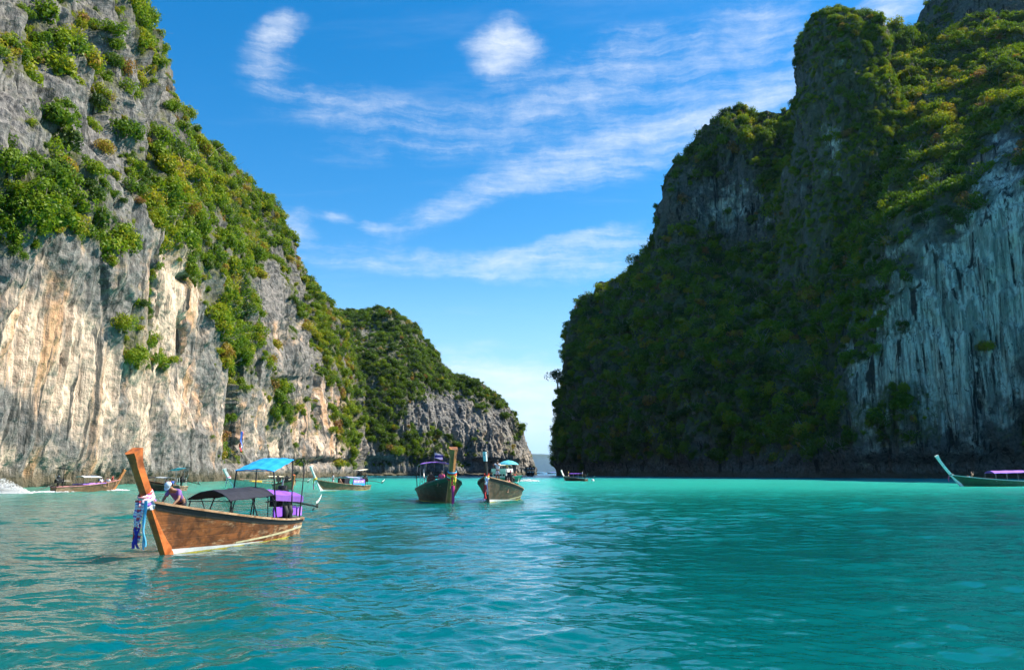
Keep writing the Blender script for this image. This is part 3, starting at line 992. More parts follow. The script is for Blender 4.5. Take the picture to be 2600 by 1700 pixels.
def scatter_tree(name, pts, rot, scl, tint, var):
    me = bpy.data.meshes.new(name)
    n = len(pts)
    me.vertices.add(n)
    me.vertices.foreach_set('co', np.asarray(pts, np.float32).ravel())
    for nm, arr, kind in (('rot', rot, 'FLOAT_VECTOR'), ('scl', scl, 'FLOAT_VECTOR'), ('tint', tint, 'FLOAT'), ('var', var, 'INT')):
        a = me.attributes.new(nm, kind, 'POINT')
        if kind == 'FLOAT_VECTOR':
            a.data.foreach_set('vector', np.asarray(arr, np.float32).ravel())
        else:
            a.data.foreach_set('value', np.asarray(arr, np.float32 if kind == 'FLOAT' else np.int32))
    o = link_obj(name, me)
    ng = bpy.data.node_groups.new(name + '_nodes', 'GeometryNodeTree')
    ng.interface.new_socket('Geometry', in_out='INPUT', socket_type='NodeSocketGeometry')
    ng.interface.new_socket('Geometry', in_out='OUTPUT', socket_type='NodeSocketGeometry')
    gi, go = ng.nodes.new('NodeGroupInput'), ng.nodes.new('NodeGroupOutput')
    inst = ng.nodes.new('GeometryNodeInstanceOnPoints')
    ci = ng.nodes.new('GeometryNodeCollectionInfo')
    ci.inputs['Collection'].default_value = bush_col
    ci.inputs['Separate Children'].default_value = True
    ci.inputs['Reset Children'].default_value = True

    def named(nm, kind):
        nd = ng.nodes.new('GeometryNodeInputNamedAttribute')
        nd.data_type = kind
        nd.inputs['Name'].default_value = nm
        return nd.outputs['Attribute']
    L = ng.links.new
    L(gi.outputs[0], inst.inputs['Points'])
    L(ci.outputs[0], inst.inputs['Instance'])
    inst.inputs['Pick Instance'].default_value = True
    L(named('var', 'INT'), inst.inputs['Instance Index'])
    L(named('rot', 'FLOAT_VECTOR'), inst.inputs['Rotation'])
    L(named('scl', 'FLOAT_VECTOR'), inst.inputs['Scale'])
    L(inst.outputs[0], go.inputs[0])
    md = o.modifiers.new('scatter', 'NODES')
    md.node_group = ng
    return o


def scatter_on(name, label, G, veg, count, r_mean, seed, tint_base=0.42, tint_amp=0.24, back_veg=0.6, n_hint=None, dry=0.06, lo=-0.05, hi=0.45, rmax=4.4, sun_tint_map=None, sigma=0.52):
    rng = np.random.default_rng(seed)
    nr, nc = G.shape[:2]
    full = np.full((nr, nc), back_veg)
    full[:veg.shape[0]] = veg
    a, b, c, d = G[:-1, :-1], G[:-1, 1:], G[1:, 1:], G[1:, :-1]
    nrm = np.cross(c - a, d - b)
    area = 0.5 * np.linalg.norm(nrm, axis=-1)
    nrm = nrm / np.maximum(1e-9, 2 * area[..., None])
    ctr = (a + b + c + d) / 4
    if n_hint is not None:
        sgn = np.sign(np.sum(nrm * n_hint(ctr), axis=-1))
        nrm = nrm * np.where(sgn == 0, 1, sgn)[..., None]
    q = (full[:-1, :-1] + full[1:, 1:] + full[:-1, 1:] + full[1:, :-1]) / 4
    to_cam = np.array([0, 0, CAM_H]) - ctr
    to_cam /= np.linalg.norm(to_cam, axis=-1, keepdims=True)
    vis = np.sum(nrm * to_cam, axis=-1)
    w = area * sstep(lo, hi, q) * (vis > -0.4) * (ctr[..., 2] > 4.0)
    w = w.ravel() / w.sum()
    idx = rng.choice(len(w), size=count, p=w)
    fa, fb = rng.random((count, 1)), rng.random((count, 1))
    A, Bq, Cq, Dq = (m.reshape(-1, 3)[idx] for m in (a, b, c, d))
    P = (A * (1 - fa) + Bq * fa) * (1 - fb) + (Dq * (1 - fa) + Cq * fa) * fb
    Nn = nrm.reshape(-1, 3)[idx]
    qq = q.ravel()[idx]
    size = r_mean * np.exp(rng.normal(0, sigma, count)) * (0.62 + 0.5 * sstep(0.1, 1.2, qq))
    size = np.clip(size, 0.4, rmax)
    P = P + Nn * (size * (0.10 + 0.22 * rng.random(count)))[:, None]
    tilt_x = np.clip(-Nn[:, 1] * 0.5, -0.5, 0.5) + rng.normal(0, 0.2, count)
    tilt_y = np.clip(Nn[:, 0] * 0.5, -0.5, 0.5) + rng.normal(0, 0.2, count)
    rot = np.stack([tilt_x, tilt_y, rng.random(count) * 6.283], axis=-1)
    flat = 0.8 + 0.45 * rng.random(count)
    scl = np.stack([size, size, size * flat], axis=-1)
    tn = fbm(P, 14, octaves=3, seed=seed)
    tint = tint_base + tint_amp * tn + rng.normal(0, 0.11, count)
    if sun_tint_map is not None:
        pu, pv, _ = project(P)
        tint = tint + blobs(pu, pv, sun_tint_map)
    tint = np.where(rng.random(count) < dry, 0.8 + 0.2 * rng.random(count), tint)
    tint = np.clip(tint, 0.02, 1.0)
    var = rng.integers(0, len(KINDS), count)
    o = scatter_tree(name, P, rot, scl, tint, var)
    o['kind'] = 'stuff'
    o['label'] = label
    o['category'] = 'vegetation'
    return o


scatter_on('cliff_scrub', 'sunlit yellow green scrub clinging to the left cliff', GL, vegL, 21000, 1.95, 101, 0.54, 0.34, n_hint=lambda c: np.array([1.0, -0.2, 0.3]), dry=0.02)
scatter_on('headland_scrub', 'dull green scrub covering the headland beyond the left cliff', GM, vegM, 8000, 2.1, 102, 0.36, 0.2, n_hint=lambda c: np.array([0.6, -0.7, 0.3]), dry=0.03)
scatter_on('shaded_scrub', 'dense dark scrub over the shaded right slope and its sunlit terrace', GR, vegR, 24000, 2.5, 103, 0.42, 0.34, n_hint=lambda c: np.array([-0.5, -0.8, 0.4]), dry=0.04, rmax=6.5, sigma=0.66, sun_tint_map=[(2340, 230, 240, 150, 0.20), (1850, 320, 150, 60, 0.08)])  # tint blobs paint stronger sun into the leaves, mostly on the terrace


def outward(c0):
    return lambda c: c - np.array([c0[0], c0[1], 60.0])


scatter_on('tower_scrub', 'bushes growing on the tall rock tower of the right cliff', PT, vegT, 4200, 1.8, 104, 0.5, 0.2, n_hint=outward((tc_[0], 428)), dry=0.02)
scatter_on('crag_scrub', 'sparse bushes on the high crag behind the sunlit terrace', PC, vegC, 700, 1.7, 105, 0.45, 0.2, n_hint=outward((cg[0], 488)), dry=0.02)


# ================================================================== objects: boats and the people on them
def tag(o, label, cat, group=None):
    o['label'] = label
    o['category'] = cat
    if group:
        o['group'] = group
    return o


def empty(name, loc, rz=0.0, scale=1.0):
    o = bpy.data.objects.new(name, None)
    o.empty_display_size = 0.3
    col.objects.link(o)
    o.location = loc
    o.rotation_euler = (0, 0, rz)
    o.scale = (scale, scale, scale)
    return o


_paints = {}


def paint(name, color, rough=0.5, wear=0.25, metal=0.0):
    if name in _paints:
        return _paints[name]
    m, nt = new_mat(name)
    B = NB(nt)
    o = B.n('ShaderNodeTexCoord').outputs['Object']
    nz = B.noise(o, 3.0, 5.0, 0.65)
    nz2 = B.noise(o, 17.0, 3.0, 0.6)
    dk = tuple(c * (1 - wear) for c in color)
    lt = tuple(min(0.95, c * (1 + wear * 0.5) + 0.02 * wear) for c in color)
    c = B.mix(B.maprange(nz, 0.35, 0.65), dk, lt)
    c = B.mix(B.maprange(nz2, 0.60, 0.75, 0.0, wear), c, (0.18, 0.14, 0.10))
    B.out(B.principled(c, rough, B.bump(nz2, 0.15, 0.01), Metallic=metal).outputs[0])
    _paints[name] = m
    return m


def hull_wood(name, a, b, c3, seams=0.35):
    """old varnished planking: dark runs, bleached scuffs, faint plank lines"""
    m, nt = new_mat(name)
    B = NB(nt)
    o = B.n('ShaderNodeTexCoord').outputs['Object']
    grain = B.noise(B.mapping(o, scale=(0.9, 6.0, 9.0)), 1.0, 5.0, 0.6, 0.4)
    blot = B.noise(B.mapping(o, scale=(1.6, 1.6, 2.2)), 1.0, 6.0, 0.68, 0.5)
    scuff = B.noise(B.mapping(o, loc=(5, 2, 1), scale=(1.5, 2.4, 4.2)), 1.0, 7.0, 0.72, 0.2)
    so = B.n('ShaderNodeSeparateXYZ')
    B.link(o, so.inputs[0])
    scuff = B.math('ADD', scuff, B.math('MULTIPLY', B.math('ADD', so.outputs[0], 4.2), -0.018))
    c = B.mix(B.maprange(blot, 0.36, 0.62), a, b)
    c = B.mix(B.maprange(grain, 0.45, 0.7, 0.0, 0.6), c, a)
    c = B.mix(B.maprange(scuff, 0.51, 0.66, 0.0, 0.85), c, c3)
    c = B.mix(B.maprange(B.noise(B.mapping(o, loc=(9, 9, 9), scale=(2.2, 2.2, 1.3)), 1.0, 5.0, 0.65), 0.52, 0.66, 0.0, 0.5), c, (0.05, 0.03, 0.018))
    wv = B.n('ShaderNodeTexWave', wave_type='BANDS', bands_direction='Z')
    B.link(o, wv.inputs['Vector'])
    wv.inputs['Scale'].default_value = 1.35
    wv.inputs['Distortion'].default_value = 0.6
    seam = B.maprange(wv.outputs['Fac'], 0.0, 0.06, 1.0, 0.0)
    h = B.math('SUBTRACT', B.math('MULTIPLY', grain, 0.4), B.math('MULTIPLY', seam, min(1.0, seams * 2)))
    B.out(B.principled(B.mix(B.math('MULTIPLY', seam, seams), c, (0.03, 0.02, 0.012)), B.maprange(blot, 0.3, 0.7, 0.32, 0.62), B.bump(h, 0.5, 0.012)).outputs[0])
    return m


def stripes_cloth(name, cols, scale):
    m, nt = new_mat(name)
    B = NB(nt)
    uvz = B.n('ShaderNodeTexCoord').outputs['Object']
    s = B.n('ShaderNodeSeparateXYZ')
    B.link(uvz, s.inputs[0])
    f = B.math('FRACT', B.math('MULTIPLY', B.math('ADD', s.outputs[2], B.math('MULTIPLY', B.noise(uvz, 14.0, 2.0), 0.10)), scale))
    st = []
    n = len(cols)
    for i, c in enumerate(cols):
        st.append((i / n, c))
    c = B.ramp(f, st, 'CONSTANT')
    B.out(B.principled(c, 0.8).outputs[0])
    return m


M_HULL_MAIN = hull_wood('varnished_hull', (0.13, 0.042, 0.012), (0.35, 0.11, 0.025), (0.62, 0.38, 0.20), seams=0.22)
M_HULL_TAN = hull_wood('faded_hull', (0.15, 0.075, 0.035), (0.29, 0.155, 0.07), (0.42, 0.30, 0.18))
M_HULL_DARK = hull_wood('dark_green_hull', (0.010, 0.014, 0.008), (0.05, 0.032, 0.012), (0.26, 0.12, 0.035))
M_HULL_OLIVE = hull_wood('weathered_olive_hull', (0.055, 0.036, 0.02), (0.16, 0.095, 0.05), (0.40, 0.27, 0.16))
M_HULL_GREEN = hull_wood('green_hull', (0.006, 0.045, 0.022), (0.012, 0.085, 0.04), (0.04, 0.15, 0.09))
M_STEM = hull_wood('orange_stem', (0.36, 0.085, 0.016), (0.58, 0.165, 0.028), (0.62, 0.22, 0.055), seams=0.0)
M_STEM_TAN = hull_wood('brown_stem', (0.30, 0.12, 0.035), (0.48, 0.21, 0.06), (0.6, 0.32, 0.12), seams=0.0)
M_RAIL = hull_wood('worn_rail', (0.22, 0.115, 0.05), (0.42, 0.26, 0.14), (0.6, 0.46, 0.30), seams=0.0)
M_DECK = hull_wood('deck_wood', (0.16, 0.10, 0.06), (0.30, 0.21, 0.13), (0.4, 0.3, 0.2))
BLACK = paint('black_paint', (0.007, 0.0075, 0.007), 0.7, 0.2)
WHITE = paint('white_paint', (0.78, 0.77, 0.72), 0.45, 0.15)
CREAM = paint('cream_paint', (0.72, 0.62, 0.36), 0.5, 0.2)
YELLOW = paint('yellow_paint', (0.62, 0.50, 0.06), 0.5, 0.25)
GREENP = paint('green_paint', (0.012, 0.06, 0.032), 0.45, 0.25)
TEALP = paint('teal_paint', (0.03, 0.13, 0.14), 0.45, 0.2)
REDP = paint('red_paint', (0.34, 0.045, 0.03), 0.5, 0.3)
PURPLE = paint('purple_cloth', (0.24, 0.075, 0.62), 0.75, 0.12)
VIOLET = paint('violet_cloth', (0.38, 0.17, 0.72), 0.75, 0.10)
NAVY = paint('navy_cloth', (0.005, 0.007, 0.018), 0.8, 0.2)
BLUEC = paint('blue_tarpaulin', (0.015, 0.34, 0.80), 0.55, 0.08)
SKYC = paint('sky_blue_cloth', (0.12, 0.50, 0.72), 0.7, 0.08)
DBLUE = paint('deep_blue_cloth', (0.03, 0.13, 0.55), 0.7, 0.1)
WHITEC = paint('white_cloth', (0.78, 0.79, 0.80), 0.8, 0.08)
CREAMC = paint('cream_canvas', (0.80, 0.70, 0.50), 0.8, 0.1)
GREYC = paint('grey_canvas', (0.33, 0.38, 0.42), 0.8, 0.15)
PINKC = paint('pink_cloth', (0.72, 0.10, 0.24), 0.75, 0.1)
MAGENTA = paint('magenta_cloth', (0.66, 0.03, 0.20), 0.7, 0.1)
REDC = paint('red_cloth', (0.62, 0.03, 0.03), 0.7, 0.1)
YELLOWC = paint('yellow_cloth', (0.78, 0.55, 0.05), 0.7, 0.1)
LILAC = paint('lilac_cloth', (0.22, 0.11, 0.34), 0.8, 0.1)
STEEL = paint('dull_steel', (0.30, 0.30, 0.29), 0.4, 0.3, 0.7)
IRON = paint('oily_iron', (0.022, 0.021, 0.02), 0.42, 0.3, 0.4)
RUBBER = paint('black_rubber', (0.014, 0.014, 0.015), 0.7, 0.1)
GLASSD = paint('dark_glass', (0.02, 0.025, 0.03), 0.12, 0.05)
SKIN = paint('tanned_skin', (0.50, 0.26, 0.16), 0.6, 0.06)
SKIN_B = paint('brown_skin', (0.30, 0.15, 0.085), 0.6, 0.06)
MOUTH = paint('lips', (0.32, 0.10, 0.08), 0.6, 0.05)
HAIR = paint('dark_hair', (0.02, 0.014, 0.01), 0.6, 0.1)
BRAID = stripes_cloth('red_white_braid', [(0.92, 0.08, 0.07), (0.95, 0.66, 0.62), (0.95, 0.30, 0.30), (0.95, 0.72, 0.66), (0.16, 0.04, 0.22)], 4.3)
BRAID2 = stripes_cloth('pink_white_braid', [(0.95, 0.48, 0.54), (0.95, 0.86, 0.82), (0.45, 0.14, 0.4), (0.95, 0.84, 0.80)], 6.1)
INDIGO = paint('indigo_cloth', (0.05, 0.025, 0.32), 0.7, 0.1)
FLAG = stripes_cloth('tricolour_cloth', [(0.60, 0.03, 0.06), (0.85, 0.85, 0.87), (0.03, 0.04, 0.25), (0.85, 0.85, 0.87), (0.60, 0.03, 0.06)], 1.0)


class MB:
    """collects faces, then links them as one mesh object"""
    def __init__(self):
        self.v, self.f = [], []

    def quad_grid(self, G):
        G = np.asarray(G, dtype=float)
        nr, nc = G.shape[:2]
        b = len(self.v)
        self.v.extend(map(tuple, G.reshape(-1, 3)))
        for q in grid_faces(nr, nc):
            self.f.append([int(i) + b for i in q])
        return self

    def box(self, c, s, rot=None, taper=1.0):
        c, s = np.array(c, float), np.array(s, float) / 2
        b = len(self.v)
        for sz in (-1, 1):
            k = taper if sz > 0 else 1.0
            for sx_, sy_ in ((-1, -1), (1, -1), (1, 1), (-1, 1)):
                p = np.array([sx_ * s[0] * k, sy_ * s[1] * k, sz * s[2]])
                if rot is not None:
                    p = rot @ p
                self.v.append(tuple(c + p))
        for q in ((3, 2, 1, 0), (4, 5, 6, 7), (0, 1, 5, 4), (1, 2, 6, 5), (2, 3, 7, 6), (3, 0, 4, 7)):
            self.f.append([b + i for i in q])
        return self

    def tube(self, pts, r, n=8, cap=True, squash=1.0):
        pts = [np.array(p, float) for p in pts]
        rs = [r] * len(pts) if isinstance(r, (int, float)) else list(r)
        b = len(self.v)
        prev = None
        for i, p in enumerate(pts):
            t = pts[min(i + 1, len(pts) - 1)] - pts[max(i - 1, 0)]
            t /= max(1e-9, np.linalg.norm(t))
            if prev is None:
                a = np.cross(t, [0.0, 0.0, 1.0])
                if np.linalg.norm(a) < 0.1:
                    a = np.cross(t, [1.0, 0.0, 0.0])
            else:
                a = prev - t * np.dot(prev, t)
            a /= np.linalg.norm(a)
            prev = a
            c = np.cross(t, a)
            for k in range(n):
                th = 2 * math.pi * k / n
                self.v.append(tuple(p + rs[i] * (a * math.cos(th) + c * math.sin(th) * squash)))
        for i in range(len(pts) - 1):
            for k in range(n):
                k2 = (k + 1) % n
                self.f.append([b + i * n + k, b + i * n + k2, b + (i + 1) * n + k2, b + (i + 1) * n + k])
        if cap:
            self.f.append([b + k for k in range(n)][::-1])
            self.f.append([b + (len(pts) - 1) * n + k for k in range(n)])
        return self

    def ball(self, c, r, nu=12, nv=8, zlo=-1.0):
        c = np.array(c, float)
        r = np.array(r if isinstance(r, (tuple, list)) else (r, r, r), float)
        ph = np.linspace(math.asin(zlo), math.pi / 2, nv)
        th = np.linspace(0, 2 * math.pi, nu + 1)
        G = np.stack([np.outer(np.cos(ph), np.cos(th)), np.outer(np.cos(ph), np.sin(th)), np.outer(np.sin(ph), np.ones(nu + 1))], axis=-1)
        return self.quad_grid(c + G * r)

    def ring(self, c, R, r, axis_rot=None, n=18, m=8, sx=1.0, sy=1.0):
        th = np.linspace(0, 2 * math.pi, n + 1)
        ph = np.linspace(0, 2 * math.pi, m + 1)
        X = (R + r * np.cos(ph)[None, :]) * np.cos(th)[:, None] * sx
        Y = (R + r * np.cos(ph)[None, :]) * np.sin(th)[:, None] * sy
        Z = np.repeat((r * np.sin(ph))[None, :], n + 1, 0)
        G = np.stack([X, Y, Z], axis=-1)
        if axis_rot is not None:
            G = G @ axis_rot.T
        return self.quad_grid(np.array(c) + G)

    def solid_sheet(self, G, t):
        """a cloth or board with real thickness t from a grid of points (offset downwards)"""
        G = np.asarray(G, float)
        H = G - np.array([0, 0, t])
        self.quad_grid(G)
        self.quad_grid(H[::-1])
        for A, Bq in ((G[0], H[0]), (H[-1], G[-1])):
            self.quad_grid(np.stack([Bq, A]))
        self.quad_grid(np.stack([G[:, 0], H[:, 0]]))
        self.quad_grid(np.stack([H[:, -1], G[:, -1]]))
        return self

    def build(self, name, mat, parent=None, smooth=False, bevel=0.0):
        me = bpy.data.meshes.new(name)
        me.from_pydata(self.v, [], self.f)
        me.materials.append(mat)
        if smooth:
            me.polygons.foreach_set('use_smooth', [True] * len(me.polygons))
        me.update()
        o = link_obj(name, me, parent)
        if bevel:
            md = o.modifiers.new('soft_edges', 'BEVEL')
            md.width = bevel
            md.segments = 2
        return o


def rotm(axis, ang):
    return np.array(Matrix.Rotation(ang, 3, axis))


def az_rot(az_deg):
    """local +x turned to a compass-like angle, clockwise from the view direction"""
    a = math.radians(az_deg)
    return math.atan2(math.cos(a), math.sin(a))


# ------------------------------------------------------------------ long-tail boat
class Hull:
    def __init__(self, L=9.0, beam=1.0, g_stern=0.62, g_bow=1.62, rake=0.55, power=1.9):
        self.L, self.beam, self.gs, self.gb, self.rake, self.pw = L, beam, g_stern, g_bow, rake, power

    def gun(self, t):
        return self.gs + (self.gb - self.gs) * t ** self.pw

    def half(self, t):
        return self.beam * np.interp(t, [0, .12, .25, .4, .55, .68, .80, .90, .96, 1.0], [.66, .80, .93, 1.0, .985, .90, .70, .42, .22, .07])

    def pt(self, t, z, side, off=0.0):
        """point of the outer skin at station t (0 stern, 1 stem) and height z"""
        keel = -0.38 + 0.10 * t ** 4
        g = self.gun(t)
        h = np.clip((z - keel) / (g - keel), 0, 1)
        a = np.interp(t, [0, .4, .7, .9, 1.0], [.66, .60, .42, .2, .12])
        y = self.half(t) * (a * min(1.0, h * 6.0) ** 0.6 + (1 - a) * h ** 1.15) + off
        w = float(sstep(0.35, 1.0, np.array(t)))
        x = -self.L * (1 - t) + self.rake * z * w
        return np.array([x, side * y, z])

    def strip(self, side, zlo, zhi, off, t0=0.0, t1=1.0, n=40, m=3):
        G = []
        for t in np.linspace(t0, t1, n):
            a, b = zlo(t), zhi(t)
            G.append([self.pt(t, a + (b - a) * k / (m - 1), side, off) for k in range(m)])
        return np.array(G)


def awning(parent, x0, x1, hw, z0, z1, crown, mat, name='awning', t=0.03, hw1=None, slats=0):
    hw1 = hw if hw1 is None else hw1
    G = []
    for i, fx in enumerate(np.linspace(0, 1, 13)):
        row = []
        for fy in np.linspace(-1, 1, 11):
            x = x0 + (x1 - x0) * fx
            w = hw + (hw1 - hw) * fx
            z = z0 + (z1 - z0) * fx + crown * (1 - fy * fy) + 0.012 * math.sin(fx * 17 + fy * 5) + 0.010 * math.sin(fy * 11 + fx * 3)
            row.append((x, fy * w, z))
        G.append(row)
    o = MB().solid_sheet(G, t).build(name, mat, parent, smooth=False)
    return o


def longtail(label, loc, az_deg, scale=1.0, hull=None, hull_mat=None, stem_mat=None, rail_mat=None, band_mat=None, stripe_mat=None, prow_top=3.0, prow_curve=0.0, depth=(0.80, 0.52, 0.50, 0.58), inner=None,
             name='longtail_boat', tail=True, tail_down=False, group='long-tail boats in the bay', low_stripe=None, stem_cap=None, engine=True, benches=True, prow_w=0.11, stripe_on=True):
    H = hull or Hull()
    root = empty(name, (loc[0], loc[1], 0.0), az_rot(az_deg), scale)
    tag(root, label, 'boat', group)
    hull_mat = hull_mat or M_HULL_TAN
    inner = inner or M_DECK
    # hull: outer skin, inner skin, transom
    mb = MB()
    ts = np.concatenate([np.linspace(0, 0.6, 22)[:-1], np.linspace(0.6, 1.0, 22)])
    zs = lambda t: np.concatenate([np.linspace(-0.38 + 0.10 * t ** 4, -0.2, 4), np.linspace(-0.2, H.gun(t), 9)[1:]])
    for side in (-1, 1):
        G = np.array([[H.pt(t, z, side) for z in zs(t)] for t in ts])
        mb.quad_grid(G if side > 0 else G[::-1])
        Gi = np.array([[H.pt(t, z, side, -0.055 if H.half(t) > 0.1 else -0.02) for z in np.linspace(0.02, H.gun(t) - 0.002, 6)] for t in ts[:-2]])
        mb.quad_grid(Gi if side < 0 else Gi[::-1])
    tr = np.array([[H.pt(0, z, s) for s in (-1, 1)] for z in zs(0)])
    mb.quad_grid(tr)
    mb.build('hull', hull_mat, root, smooth=False)
    # floor boards and bow deck
    fl = np.array([[H.pt(t, 0.14, s, -0.06) for s in (-1, 1)] for t in np.linspace(0.01, 0.93, 20)])
    MB().quad_grid(fl).build('floor_boards', inner, root)
    fd = np.array([[H.pt(t, H.gun(t) - 0.10, s, -0.05) * np.array([1, k, 1]) for s, k in ((-1, 1), (-1, 0.0), (1, 1))] for t in np.linspace(0.86, 0.985, 8)])
    MB().solid_sheet(fd, 0.04).build('bow_deck', inner, root)
    # rails
    for side in (-1, 1):
        G = []
        for t in np.linspace(0.0, 0.985, 44):
            p = H.pt(t, H.gun(t), side)
            q = np.array([0, side, 0])
            G.append([p - q * 0.055 + [0, 0, .045], p + q * 0.045 + [0, 0, .045], p + q * 0.045 + [0, 0, -.02], p - q * 0.055 + [0, 0, -.02], p - q * 0.055 + [0, 0, .045]])
        MB().quad_grid(np.array(G)).build('gunwale', rail_mat or M_RAIL, root)
        if band_mat is not None:
            MB().quad_grid(H.strip(side, lambda t: H.gun(t) - 0.07 - 0.11 * (0.6 + 0.7 * t), lambda t: H.gun(t) - 0.022, 0.012, 0.0, 0.975)).build('sheer_band', band_mat, root)
        if stripe_on:
            sm = stripe_mat or WHITE
            MB().quad_grid(H.strip(side, lambda t: 0.03 + 0.0 * t, lambda t: 0.03 + 0.15 * max(0.0, (t - 0.42) / 0.58) + 0.012, 0.012, 0.42, 0.99)).build('waterline_stripe', sm, root)
            MB().quad_grid(H.strip(side, lambda t: 0.05 + 0.22 * (1 - t) ** 1.5, lambda t: 0.10 + 0.26 * (1 - t) ** 1.5, 0.013, 0.0, 0.62)).build('quarter_stripe', low_stripe or CREAM, root)
            MB().quad_grid(H.strip(side, lambda t: -0.16, lambda t: 0.025, 0.011, 0.0, 0.99)).build('boot_topping', YELLOW, root)
    MB().quad_grid(np.array([[H.pt(0, H.gun(0), s) + [dx, 0, 0.05] for s in (-1, 1)] for dx in (-0.05, 0.08)])).box((-H.L + 0.01, 0, H.gun(0) - 0.02), (0.1, 2 * H.half(0) + 0.04, 0.1)).build('transom_beam', rail_mat or M_RAIL, root)
    # stem post
    G = []
    nz = 16
    for i, z in enumerate(np.linspace(-0.32, prow_top, nz)):
        f = i / (nz - 1)
        x = H.rake * z + 0.06 - prow_curve * max(0.0, f - 0.35) ** 2 * 3.0
        d = float(np.interp(z, [0, 1.0, 1.7, prow_top * 0.9, prow_top], [depth[0], depth[1], depth[2], depth[2] * 0.96, depth[3]]))
        w = float(np.interp(z, [0, 1.2, prow_top * 0.85, prow_top], [prow_w * 0.8, prow_w, prow_w, prow_w * 1.35]))
        tilt = 0.10 if z > prow_top - 0.05 else 0.0
        n_ = min(0.6 * d, 1.1 * w)
        G.append([(x, 0, z - tilt), (x - n_, w, z - tilt * 0.6), (x - d, w * 1.1, z + tilt), (x - d, -w * 1.1, z + tilt), (x - n_, -w, z - tilt * 0.6), (x, 0, z - tilt)])
    mb = MB().quad_grid(np.array(G))
    b = len(mb.v)
    mb.v.extend(G[-1][:5])
    mb.f.append([b, b + 1, b + 2, b + 3, b + 4])
    mb.build('stem_post', stem_mat or M_STEM_TAN, root)
    if stem_cap is not None:
        z0, z1, cm = stem_cap
        G = []
        for z in np.linspace(z0, z1, 6):
            x = H.rake * z + 0.075 - prow_curve * max(0.0, (z + 0.32) / (prow_top + 0.32) - 0.35) ** 2 * 3.0
            d = depth[2] + 0.03
            w = prow_w * 1.25
            G.append([(x, -w, z), (x, w, z), (x - d, w * 1.1, z), (x - d, -w * 1.1, z), (x, -w, z)])
        MB().quad_grid(np.array(G)).build('stem_cap', cm, root)
    if benches:
        for k, t in enumerate((0.30, 0.42, 0.54, 0.66, 0.76)):
            a, c = H.pt(t, 0.48, -1, -0.06), H.pt(t, 0.48, 1, -0.06)
            MB().box((a[0], 0, 0.46), (0.26, c[1] - a[1], 0.045)).build('bench', inner, root)
    if engine:
        add_engine(root, H, tail_down)
    return root, H


def add_engine(root, H, tail_down):
    ex, ez = -H.L + 0.55, 1.30
    MB().box((ex, 0, 0.62), (0.16, 0.16, 1.0)).box((ex, 0, 0.34), (0.5, 2 * H.half(0.06) * 0.8, 0.12)).build('engine_mount', IRON, root)
    mb = MB().box((ex, 0, ez), (0.78, 0.40, 0.46)).box((ex + 0.05, 0, ez + 0.32), (0.62, 0.30, 0.22), taper=0.9)
    for k in range(4):
        mb.tube([(ex - 0.24 + 0.16 * k, 0.20, ez + 0.22), (ex - 0.24 + 0.16 * k, 0.30, ez + 0.14), (ex - 0.24 + 0.16 * k, 0.31, ez - 0.06)], 0.032, 6)
    eng = mb.build('engine', IRON, root, bevel=0.02)
    MB().box((ex + 0.56, 0, ez + 0.06), (0.10, 0.50, 0.52)).build('radiator', RUBBER, eng)
    MB().tube([(ex - 0.05, -0.05, ez + 0.42), (ex - 0.05, -0.05, ez + 0.58)], 0.17, 14).build('air_filter', RUBBER, eng)
    for yy, zz, r in ((0.02, 0.20, 0.10), (0.12, -0.06, 0.13), (-0.12, 0.0, 0.08)):
        MB().tube([(ex + 0.42, yy, ez + zz), (ex + 0.47, yy, ez + zz)], r, 14).build('pulley', STEEL, eng)
    MB().tube([(ex - 0.2, -0.30, ez + 0.1), (ex - 0.5, -0.36, ez + 0.2), (ex - 0.7, -0.36, ez + 0.5), (ex - 0.75, -0.36, ez + 0.8)], 0.04, 8).build('exhaust_pipe', STEEL, eng)
    MB().tube([(ex + 0.3, 0.05, ez - 0.1), (ex + 1.0, 0.12, ez + 0.05), (ex + 1.7, 0.12, ez + 0.02)], 0.022, 6).build('tiller', STEEL, eng)
    ax, az_ = (-H.L - 3.4, -0.15) if tail_down else (-H.L - 2.9, 0.95)
    sh = MB().tube([(ex - 0.3, 0, ez - 0.06), (-H.L - 0.2, 0, 0.5 * (ez - 0.06) + 0.5 * (az_ + 0.25 * (ez - az_)) + 0.12), (ax, 0, az_)], [0.05, 0.045, 0.035], 8).build('tail_shaft', IRON, root)
    mb = MB()
    for k in range(3):
        R = rotm('X', k * 2 * math.pi / 3 + 0.4)
        mb.quad_grid(np.array([[R @ np.array([x * 0.06, y, 0.03 * x + z]) for x in (-1, 1)] for y, z in ((0.02, 0.03), (0.05, 0.10), (0.07, 0.19), (0.03, 0.25))]) + np.array([ax - 0.04, 0, az_]))
    mb.ball((ax - 0.05, 0, az_), 0.06)
    mb.build('propeller', IRON, sh)
    MB().quad_grid(np.array([[(ax + 0.10 - 0.55 * f, s * 0.02, az_ + 0.12 + 0.30 * f * f + dz) for dz in (0.0, 0.10)] for f in np.linspace(0, 1, 6) for s in (1,)])).build('shaft_fin', WHITE, sh)


def posts(root, pts, mat=IRON, r=0.022):
    for a, b in pts:
        MB().tube([a, b], r, 6).build('awning_post', mat, root)


def bars(root, pts, mat=IRON, r=0.016, name='awning_bar'):
    for pl in pts:
        MB().tube(pl, r, 6).build(name, mat, root)


